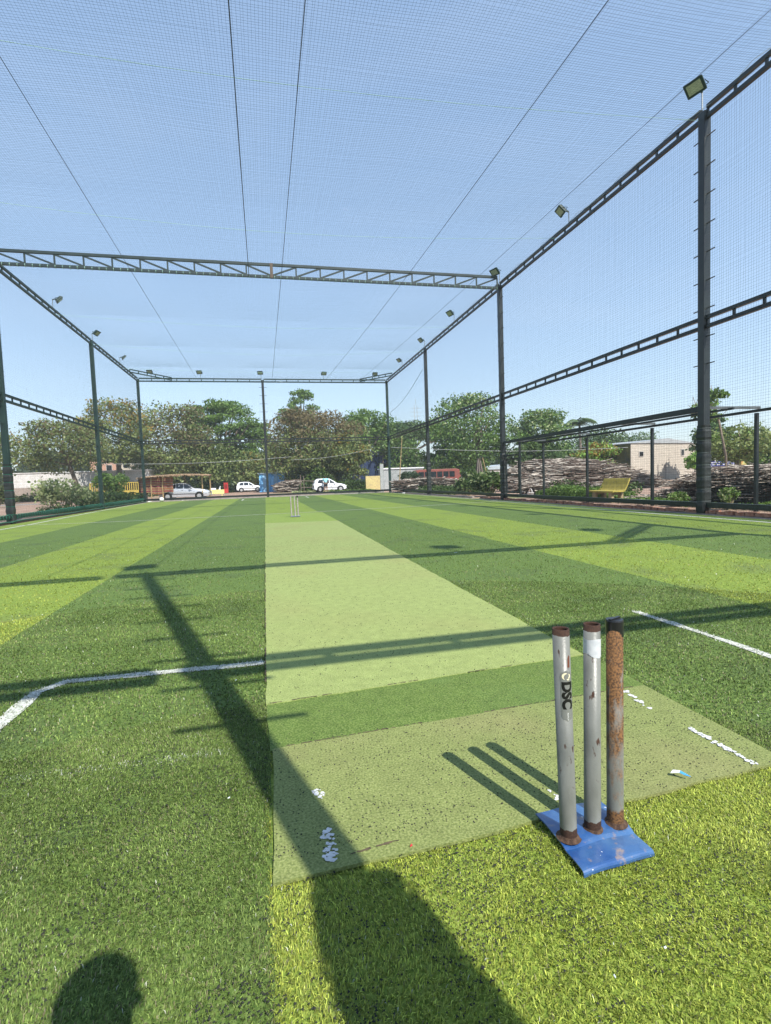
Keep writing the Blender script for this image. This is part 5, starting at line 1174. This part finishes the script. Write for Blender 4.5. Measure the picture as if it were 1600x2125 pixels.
def simple_building(name, label, X, Y, rz, w_, d_, h, wall, roofm, wins=(), roof='flat', cat='building', z0=0):
    t = thing(name, label, cat, (X, Y, z0), rz)
    m = MB(); m.box((0, 0, h / 2), (w_, d_, h)); m.build('wall', wall, t)
    if roof == 'flat': m = MB(); m.box((0, 0, h + .06), (w_ + .2, d_ + .2, .12)); m.build('roof', roofm, t)
    else: m = MB(); m.prism([(-w_ / 2 - .12, -d_ / 2 - .15, h), (w_ / 2 + .12, -d_ / 2 - .15, h), (0, -d_ / 2 - .15, h + roof)], (0, d_ + .3, 0)); m.build('roof', roofm, t)
    for (x, z, a, b) in wins:
        m = MB(); m.box((x, -d_ / 2 - .01, z), (a, .06, b)); f = m.build('window', mat('window_frame_pale', (0.45, 0.43, 0.4), .6), t); m = MB(); m.box((x, -d_ / 2 - .045, z), (a * .84, .02, b * .84)); m.build('pane', mat('dark_window_pane', (0.02, 0.022, 0.025), .15), f)
    return t
wcream = mat('cream_wall', (0.62, 0.55, 0.45), .9, (0.52, 0.45, 0.36), 1.5); wwhite = mat('white_wall', (0.62, 0.61, 0.59), .85, (0.50, 0.48, 0.45), 1); wpink = mat('salmon_wall', (0.50, 0.30, 0.22), .9)
simple_building('house', 'two storey cream house with dark upper windows behind the orange tipped tree', -16.2, 78, 0, 5.2, 5, 5.6, wcream, M_conc, [(-1.6, 4.2, .9, 1.0), (.2, 4.2, .7, 1.2), (1.5, 4.1, 1.3, 1.0), (-1.2, 1.6, 1, 1)])
simple_building('house', 'salmon upper storey with balcony between the two left trees', -21.8, 82, 0, 3.4, 4, 5.2, wpink, M_conc, [(-.6, 3.9, .8, .9), (.7, 3.9, .8, .9)])
simple_building('warehouse', 'low white building with plain walls at the far left', -28.0, 84, 0, 12.0, 5, 3.5, wwhite, wwhite, [(4.6, 2.8, .5, .5)])
simple_building('warehouse', 'long white roofed shed with shaded veranda behind the yellow railing', -18.2, 68, 0, 10.0, 4, 3.0, wwhite, mat('white_sheet_roof', (0.75, 0.76, 0.77), .6), [(3.0, 1.2, 4.2, 1.3)])
YT = thing('railing', 'yellow slatted railing and cart side beyond the second left column', 'railing', (-13.6, 54, 0)); ym = mat('yellow_paint', (0.52, 0.38, 0.06), .6, (0.44, 0.34, 0.08), 4)
for k in range(26): m = MB(); m.box((-2.4 + k * .19, 0, 1.15), (.07, .05, .75)); m.build('slat', ym, YT)
m = MB(); m.box((0, 0, 1.54), (4.9, .07, .07)); m.build('top_rail', ym, YT); m = MB(); m.box((0.6, .02, .5), (3.6, .06, .62)); m.build('lower_panel', ym, YT)
for x in (-2.4, 0, 2.4): m = MB(); m.box((x, .05, .75), (.1, .1, 1.6)); m.build('post', ym, YT)
m = MB(); m.box((-24, 66.0, .7), (16, .25, 1.5)); o = m.build('boundary_wall', mat('grey_block_wall', (0.28, 0.23, 0.20), .95, (0.36, 0.30, 0.26), 3, .4, 12)); tag(o, 'long grey brown block wall across the bare earth on the far left', 'wall')
simple_building('kiosk', 'small orange hut half hidden behind the leftmost column', -27.5, 60, 0, 1.7, 1.5, 2.2, mat('orange_wall', (0.65, 0.28, 0.04), .8), M_conc)
m = MB(); m.tube([(-11.3, 40, 0), (-11.25, 40, 1.5), (-11.2, 40, 2.9)], [.055, .05, .04], 8); tag(m.build('bamboo_pole', M_bamboo), 'single upright bamboo pole beside the second left column', 'pole')
m = MB(); m.tube([(9.95, 38.9, 0), (10.15, 38.9, 2.1), (10.35, 38.9, 4.2)], [.04, .035, .02], 6); tag(m.build('bamboo_pole', M_bamboo), 'tall thin slanting bamboo pole right of the far right corner', 'pole')
m = MB(); m.box((9.55, 46, .66), (1.6, .15, 1.32)); tag(m.build('garden_wall', mat('pale_yellow_wall', (0.55, 0.46, 0.20), .9, (0.45, 0.36, 0.18), 3)), 'short pale yellow wall left of the far right corner column', 'wall')
simple_building('shed', 'grey sheet metal shed with thin white roof edge right of the far corner', 13.4, 51.5, 0, 4.0, 2.5, 1.95, mat('grey_sheet', (0.36, 0.38, 0.38), .6, (0.28, 0.30, 0.30), 3), mat('white_sheet_roof', (0.7, 0.7, 0.7), .6), cat='shed')
m = MB(); m.box((8.95, 40.2, 1.1), (.28, .12, 2.2)); tag(m.build('sheet_metal_panel', mat('grey_sheet', (0.36, 0.38, 0.38), .6)), 'narrow grey metal sheet standing against the far corner outside', 'panel')
simple_building('warehouse', 'low building with pale blue corrugated roof behind the tepee', 28.6, 62, 0, 9.0, 5, 1.7, wwhite, mat('pale_blue_roof', (0.45, 0.52, 0.58), .5), roof=.6)
# block building on the right
def brick_mat(name, c1, c2, mo, sc_=1.0):
    m = bpy.data.materials.new(name); m.use_nodes = True; n = m.node_tree; b = n.nodes['Principled BSDF']; b.inputs['Roughness'].default_value = .9
    tc = n.nodes.new('ShaderNodeTexCoord'); mp = n.nodes.new('ShaderNodeMapping'); mp.inputs['Rotation'].default_value = (rad(90), 0, 0); br = n.nodes.new('ShaderNodeTexBrick')
    br.inputs['Color1'].default_value = (*c1, 1); br.inputs['Color2'].default_value = (*c2, 1); br.inputs['Mortar'].default_value = (*mo, 1); br.inputs['Scale'].default_value = sc_; br.inputs['Mortar Size'].default_value = .02
    n.links.new(tc.outputs['Object'], mp.inputs[0]); n.links.new(mp.outputs[0], br.inputs[0]); n.links.new(br.outputs[0], b.inputs['Base Color']); return m
BB = thing('block_building', 'cream block building with two small square windows and a dark tarp on its left side', 'building', (37.1, 46.5, 0), rad(14))
m = MB(); m.box((0, 0, 1.75), (9.6, 6, 3.5)); m.build('wall', brick_mat('cream_blocks', (0.50, 0.45, 0.38), (0.42, 0.375, 0.32), (0.30, 0.26, 0.22), 1.6), BB)
m = MB(); m.prism([(-4.9, -3.1, 3.5), (4.9, -3.1, 3.5), (0.4, -3.1, 3.98)], (0, 6.2, 0)); m.build('roof', mat('grey_corrugated', (0.36, 0.38, 0.39), .5, (0.30, 0.31, 0.32), 2), BB)
for x, z, a, b in ((-3.4, 2.5, .62, .48), (2.7, 2.6, .46, .66), (-1.9, .55, .5, .4)):
    m = MB(); m.box((x, -3.02, z), (a, .08, b)); f = m.build('window', mat('window_frame_pale', (0.45, 0.43, 0.4), .6), BB); m = MB(); m.box((x, -3.065, z), (a * .82, .02, b * .82)); m.build('pane', mat('dark_window_pane', (0.02, 0.022, 0.025), .15), f)
for x in (-1.0, .1): m = MB(); m.tube([(x, -3.05, 0), (x, -3.05, 1.5)], .03, 5); m.build('drain_pipe', M_conc, BB)
m = MB(); N = 10; vs = []
for i in range(N + 1):
    y = -3.0 + 5.6 * i / N
    for z in (1.05 + .1 * math.sin(i), 3.45): vs.append((-4.86 - .1 * abs(math.sin(i * .8)), y, z))
m.add(vs, [(2 * k, 2 * k + 2, 2 * k + 3, 2 * k + 1) for k in range(N)]); m.build('tarpaulin', mat('olive_black_tarp', (0.03, 0.035, 0.025), .7, (0.12, 0.11, 0.03), 1.5), BB)
simple_building('warehouse', 'pale low houses showing between the trees at the far right', 52, 52, 0, 14, 5, 1.9, wwhite, M_conc)
# blue sign board with white lettering, half hidden
SG = thing('sign_board', 'blue billboard with rows of white lettering behind the right stick pile', 'sign', (31.2, 30.6, 0), rad(-30))
m = MB(); m.box((0, 0, 1.10), (1.9, .05, .62)); m.build('board', mat('blue_board', (0.03, 0.04, 0.22), .5), SG)
m = MB()
for r_ in range(4):
    x = -.8 + random.uniform(0, .1)
    while x < .8:
        wl = random.uniform(.04, .16); m.box((x + wl / 2, -.03, 1.32 - r_ * .14), (wl, .006, .06)); x += wl + random.uniform(.02, .07)
m.build('lettering', mat('white_print', (0.7, 0.7, 0.68), .5), SG, kind='stuff')
for x in (-.85, .85): m = MB(); m.box((x, .03, .45), (.06, .06, .9)); m.build('post', M_conc, SG)
m = MB((32.4, 31, 0)); m.box((32.55, 30.2, .95), (.45, .3, .8)); o = m.build('crate', mat('orange_wood', (0.5, 0.26, 0.08), .8, (0.35, 0.4, 0.15), 4)); o.location = Vector((32.4, 31, 0)) * S; tag(o, 'orange framed box beside the blue billboard', 'box')
# distant lattice pylon
PY = thing('pylon', 'slender lattice pylon top rising over the flat topped dark tree', 'pylon', (27.2, 92, 0)); pm = mat('pylon_steel', (0.4, 0.42, 0.43), .5)
for sx in (-.25, .25): m = MB(); m.bar((sx, 0, 0), (sx, 0, 14.2), .07, .07); m.build('leg', pm, PY)
for z in (12.2, 12.9, 13.6): m = MB(); m.bar((-1.0, 0, z), (1.0, 0, z), .06, .06); m.build('crossarm', pm, PY)
m = MB(); m.bar((0, 0, 14.2), (0, 0, 15.2), .05, .05); m.build('mast', pm, PY)
# overhead cable behind
for lb_, a, b, zz_ in (('thin pale cable crossing low behind the far fence on the left', (-14, 50, 3.2), (2.5, 50, 3.4), .25), ('thin pale cable from the middle of the far fence towards the right corner', (2.5, 50, 3.1), (9, 44, 3.6), .2), ('thin pale cable behind the right wall beyond the gate', (9.5, 39, 3.4), (31, 40, 3.0), .3)):
    m = MB(a); m.tube(curve(a, b, 0, zs=zz_), .014, 4); o = m.build('cable', mat('pale_cable', (0.4, 0.42, 0.42), .6)); o.location = Vector(a) * S; tag(o, lb_, 'cable')

# ------------------------------------------------------------ benches, bucket, ball
BN = thing('concrete_bench', 'yellow painted concrete bench with curved backrest outside the right wall', 'bench', (10.85, 15.2, 0)); BO = Vector((10.85, 15.2, 0)); yb = mat('bench_yellow', (0.42, 0.34, 0.065), .7, (0.30, 0.25, 0.06), 5, .15, 20)
y0, y1 = 14.55, 15.85
def slab(pr, th, name, mt, ya=y0, yb_=y1, kx=1):
    m = MB(BO); up_ = [(x, z) for x, z in pr]; dn = [(x + (0.0), z - th) for x, z in pr][::-1]
    m.prism([(x, ya, z) for x, z in up_ + dn], (0, yb_ - ya, 0)); m.build(name, mt, BN, bevel=.008)
slab([(10.72, .355), (10.76, .375), (10.95, .37), (11.12, .365)], .05, 'seat', yb)
m = MB(BO); pr = [(11.10, .36), (11.16, .42), (11.24, .56), (11.30, .70), (11.33, .755), (11.37, .75), (11.34, .69), (11.28, .54), (11.20, .39), (11.14, .32)]
m.prism([(x, y0, z) for x, z in pr], (0, y1 - y0, 0)); m.build('backrest', yb, BN, bevel=.006)
for yy in (14.75, 15.6):
    for xx in (10.80, 11.14): m = MB(BO); m.box((xx, yy, .15), (.09, .16, .33)); m.build('leg', mat('bench_leg', (0.36, 0.29, 0.16), .85, (0.28, 0.22, 0.13), 6), BN)
    m = MB(BO); m.box((10.97, yy, .27), (.26, .07, .07)); m.build('stretcher', MATS['bench_leg'], BN)
B2 = thing('bench', 'small pale yellow bench just behind the far fence near the white cars', 'bench', (-4.0, 44.6, 0)); m = MB(); m.box((0, 0, .30), (1.4, .36, .06)); m.build('seat', mat('pale_yellow_board', (0.75, 0.66, 0.30), .6), B2); m = MB(); m.box((0, .19, .46), (1.4, .05, .34)); m.build('backrest', MATS['pale_yellow_board'], B2)
for x in (-.55, .55): m = MB(); m.box((x, 0, .13), (.1, .3, .28)); m.build('leg', MATS['pale_yellow_board'], B2)
BK = thing('bucket', 'white plastic bucket with raised handle and orange inside, outside the wall by the gate', 'bucket', (10.75, 19.9, 0)); wp = mat('white_plastic', (0.75, 0.74, 0.72), .4)
m = MB(); m.lathe([(0, 0), (.11, 0), (.14, .22), (.15, .23), (.135, .22), (.105, .02)], (0, 0, 0), 18); m.build('pail', wp, BK, smooth=True)
m = MB(); m.lathe([(0, .19), (.133, .19)], (0, 0, 0), 18); m.build('contents', mat('orange_sand', (0.55, 0.28, 0.16), .9), BK)
m = MB(); m.tube([(.0, .14 * math.cos(a), .22 + .16 * math.sin(a)) for a in np.linspace(0, math.pi, 12)], .014, 6); m.build('handle', wp, BK)
m = MB(); m.ico((-6.95, 38.3, .155), .15, 3); o = m.build('ball', mat('ball_white', (0.75, 0.75, 0.74), .5, (0.66, 0.66, 0.66), 5), smooth=True); tag(o, 'white ball resting on the turf against the far fence near its left corner', 'ball')
for lb_, x, y, r in (('small white rag on the kerb at the far left corner', -7.7, 38.2, .10), ('white paper scrap by the far fence, right of the ball', -5.6, 38.2, .05), ('white scrap under the right wall near the far corner', 8.9, 33.5, .09)):
    m = MB((x, y, 0)); m.ico((x, y, .04), r, 2, (1.3, .8, .35), .25); o = m.build('scrap', wp); o.location = Vector((x, y, 0)) * S; tag(o, lb_, 'litter')

# ------------------------------------------------------------ people
def skin_body(name, joints, edges, mt, parent, sub=2):
    """continuous surface grown over a joint skeleton; joints: (x,y,z,r)"""
    me = bpy.data.meshes.new(name); me.from_pydata([tuple(Vector(j[:3]) * S) for j in joints], edges, []); me.update()
    o = bpy.data.objects.new(name, me); col.objects.link(o)
    md = o.modifiers.new('skin', 'SKIN'); md.use_smooth_shade = True
    if not me.skin_vertices: return o
    for i, j in enumerate(joints):
        d = me.skin_vertices[0].data[i]; r = j[3] if isinstance(j[3], tuple) else (j[3], j[3]); d.radius = (r[0] * S, r[1] * S); d.use_root = (i == 0)
    o.modifiers.new('sub', 'SUBSURF').levels = sub; o.modifiers['sub'].render_levels = sub
    dg = bpy.context.evaluated_depsgraph_get(); nm = bpy.data.meshes.new_from_object(o.evaluated_get(dg)); bpy.data.objects.remove(o)
    nm.materials.clear(); nm.materials.append(mt); nm.polygons.foreach_set('use_smooth', [True] * len(nm.polygons))
    return link(name, nm, parent)
M_skin = mat('brown_skin', (0.30, 0.16, 0.09), .55, (0.27, 0.14, 0.08), 9); M_hair = mat('black_hair', (0.012, 0.010, 0.009), .6, bump=.6, bscale=60)
# far person leaning at the white car: back to us, cyan shirt, dark shorts
PF = thing('person', 'person in pale cyan shirt and dark shorts bending at the door of the white hatchback', 'person', (5.35, 47.6, 0))
J = [(0, 0, .80, .13), (0, .04, 1.0, .12), (0, .12, 1.18, .14), (-.02, .20, 1.26, .06), (-.02, .25, 1.33, .075), (-.02, .28, 1.40, .06),
     (-.17, .14, 1.20, .055), (-.25, .22, 1.0, .042), (-.2, .40, .92, .034), (-.19, .46, .90, .03), (.17, .14, 1.20, .055), (.25, .22, 1.0, .042), (.2, .40, .92, .034), (.19, .46, .90, .03),
     (-.09, 0, .74, .085), (-.10, .03, .42, .058), (-.10, 0, .07, .038), (-.10, .14, .035, .034), (.09, 0, .74, .085), (.10, .03, .42, .058), (.10, 0, .07, .038), (.10, .14, .035, .034)]
Eg = [(0, 1), (1, 2), (2, 3), (3, 4), (4, 5), (2, 6), (6, 7), (7, 8), (8, 9), (2, 10), (10, 11), (11, 12), (12, 13), (0, 14), (14, 15), (15, 16), (16, 17), (0, 18), (18, 19), (19, 20), (20, 21)]
skin_body('body', J, Eg, M_skin, PF)
skin_body('shirt', [(0, 0, .80, .155), (0, .04, 1.0, .15), (0, .12, 1.18, .165), (-.17, .14, 1.20, .075), (-.24, .20, 1.04, .06), (.17, .14, 1.20, .075), (.24, .20, 1.04, .06)], [(0, 1), (1, 2), (2, 3), (3, 4), (2, 5), (5, 6)], mat('pale_cyan_cloth', (0.25, 0.55, 0.62), .8), PF)
skin_body('shorts', [(0, 0, .80, .15), (-.09, 0, .72, .105), (-.10, .02, .50, .085), (.09, 0, .72, .105), (.10, .02, .50, .085)], [(0, 1), (1, 2), (0, 3), (3, 4)], mat('black_cloth', (0.015, 0.015, 0.018), .9), PF)
m = MB(); m.ico((-.02, .265, 1.375), .088, 3, (1, 1.05, 1.05)); m.build('hair', M_hair, PF, smooth=True)

# photographer standing behind the camera with a phone held up in both hands: only the shadow reaches the picture
PP = thing('person', 'photographer in grey shirt behind the camera, seen only as the shadow at lower left', 'person', (0.075, -0.26, 0))
hx, hy = -0.005, 0.10                      # head offset
J = [(0, 0, .80, (.125, .10)), (0, .0, 1.0, (.12, .09)), (0, .01, 1.20, (.135, .095)), (0, .02, 1.29, .05), (hx, .06, 1.37, .045), (hx, .085, 1.44, (.066, .075)), (hx, .095, 1.50, (.068, .08)), (hx, .09, 1.56, (.055, .065)),
     (-.15, .01, 1.24, .05), (-.21, .02, 1.02, .038), (-.135, .13, .985, .030), (-.085, .19, 1.0, .021),
     (.13, .01, 1.24, .05), (.17, .04, 1.03, .038), (.06, .13, .965, .028), (-.02, .185, .965, .021),
     (-.08, 0, .72, .085), (-.09, .01, .40, .055), (-.09, -.02, .06, .036), (-.10, .13, .03, .032), (.08, 0, .72, .085), (.09, .01, .40, .055), (.09, -.02, .06, .036), (.10, .13, .03, .032)]
Eg = [(0, 1), (1, 2), (2, 3), (3, 4), (4, 5), (5, 6), (6, 7), (2, 8), (8, 9), (9, 10), (10, 11), (2, 12), (12, 13), (13, 14), (14, 15), (0, 16), (16, 17), (17, 18), (18, 19), (0, 20), (20, 21), (21, 22), (22, 23)]
bd = skin_body('body', J, Eg, M_skin, PP)
skin_body('shirt', [(0, 0, .80, (.145, .115)), (0, 0, 1.0, (.14, .11)), (0, .01, 1.20, (.155, .11)), (-.15, .01, 1.23, .068), (-.195, .015, 1.08, .055), (.13, .01, 1.23, .068), (.16, .03, 1.09, .055)], [(0, 1), (1, 2), (2, 3), (3, 4), (2, 5), (5, 6)], mat('grey_cloth', (0.18, 0.19, 0.2), .85), PP)
skin_body('trousers', [(0, 0, .80, (.14, .115)), (-.08, 0, .70, .10), (-.09, .01, .40, .07), (-.09, -.01, .09, .055), (.08, 0, .70, .10), (.09, .01, .40, .07), (.09, -.01, .09, .055)], [(0, 1), (1, 2), (2, 3), (0, 4), (4, 5), (5, 6)], mat('denim', (0.04, 0.06, 0.11), .9), PP)
m = MB(); m.ico((hx, .075, 1.535), .082, 3, (.95, 1.1, .85)); m.build('hair', M_hair, PP, smooth=True)
for sx in (-1, 1):
    m = MB(); m.ico((hx + sx * .028, .163, 1.50), .0105, 2); m.build('eye', wp, PP, smooth=True); m = MB(); m.ico((hx + sx * .072, .09, 1.485), .018, 2, (.4, .8, 1.2)); m.build('ear', M_skin, PP, smooth=True)
m = MB(); m.ico((hx, .175, 1.475), .014, 2, (.8, 1.0, 1.4)); m.build('nose', M_skin, PP, smooth=True); m = MB(); m.ico((hx, .162, 1.443), .02, 2, (1.1, .5, .35)); m.build('mouth', mat('lips', (0.25, 0.09, 0.07), .5), PP, smooth=True)
# hands round the phone; every finger its own chain
for sx, wx, wz in ((-1, -.085, 1.0), (1, -.02, .965)):
    base = Vector((wx, .19, wz)); dirx = 1 if sx < 0 else -1
    for k in range(4):
        f0 = base + Vector((0, 0, .012 - .011 * k)); pts = [f0 + Vector((-dirx * .01, -.01, 0)), f0 + Vector((dirx * .004, .022, 0)), f0 + Vector((dirx * .022, .030, 0)), f0 + Vector((dirx * .030, .024, 0))]
        m = MB(); m.tube(pts, [.0075, .007, .0065, .0045], 8); m.build('finger', M_skin, PP, smooth=True)
    m = MB(); m.tube([base + Vector((0, -.01, .012)), base + Vector((dirx * .010, -.006, .03)), base + Vector((dirx * .024, .000, .04))], [.009, .008, .006], 8); m.build('thumb', M_skin, PP, smooth=True)
PH = thing('phone', 'smartphone held upright in the photographer hands behind the viewpoint', 'phone', (0.02, -0.05, 0.985))
m = MB(); m.box((0, 0, 0), (.062, .007, .125)); m.build('case', MATS['black_plastic'], PH, bevel=.003)
m = MB(); m.box((0, -.0045, 0), (.056, .001, .118)); m.build('screen', mat('dark_screen', (0.01, 0.01, 0.012), .1), PH)

# ------------------------------------------------------------ light haze in the air
m = MB(); m.box((5, 60, 7.5), (290, 184, 17.3))
hz = bpy.data.materials.new('air'); hz.use_nodes = True; n = hz.node_tree; n.nodes.clear(); v = n.nodes.new('ShaderNodeVolumePrincipled'); v.inputs['Density'].default_value = 0.0006; v.inputs['Color'].default_value = (0.88, 0.92, 0.96, 1)
oo = n.nodes.new('ShaderNodeOutputMaterial'); n.links.new(v.outputs[0], oo.inputs['Volume'])
tag(m.build('haze', hz), kind='stuff')
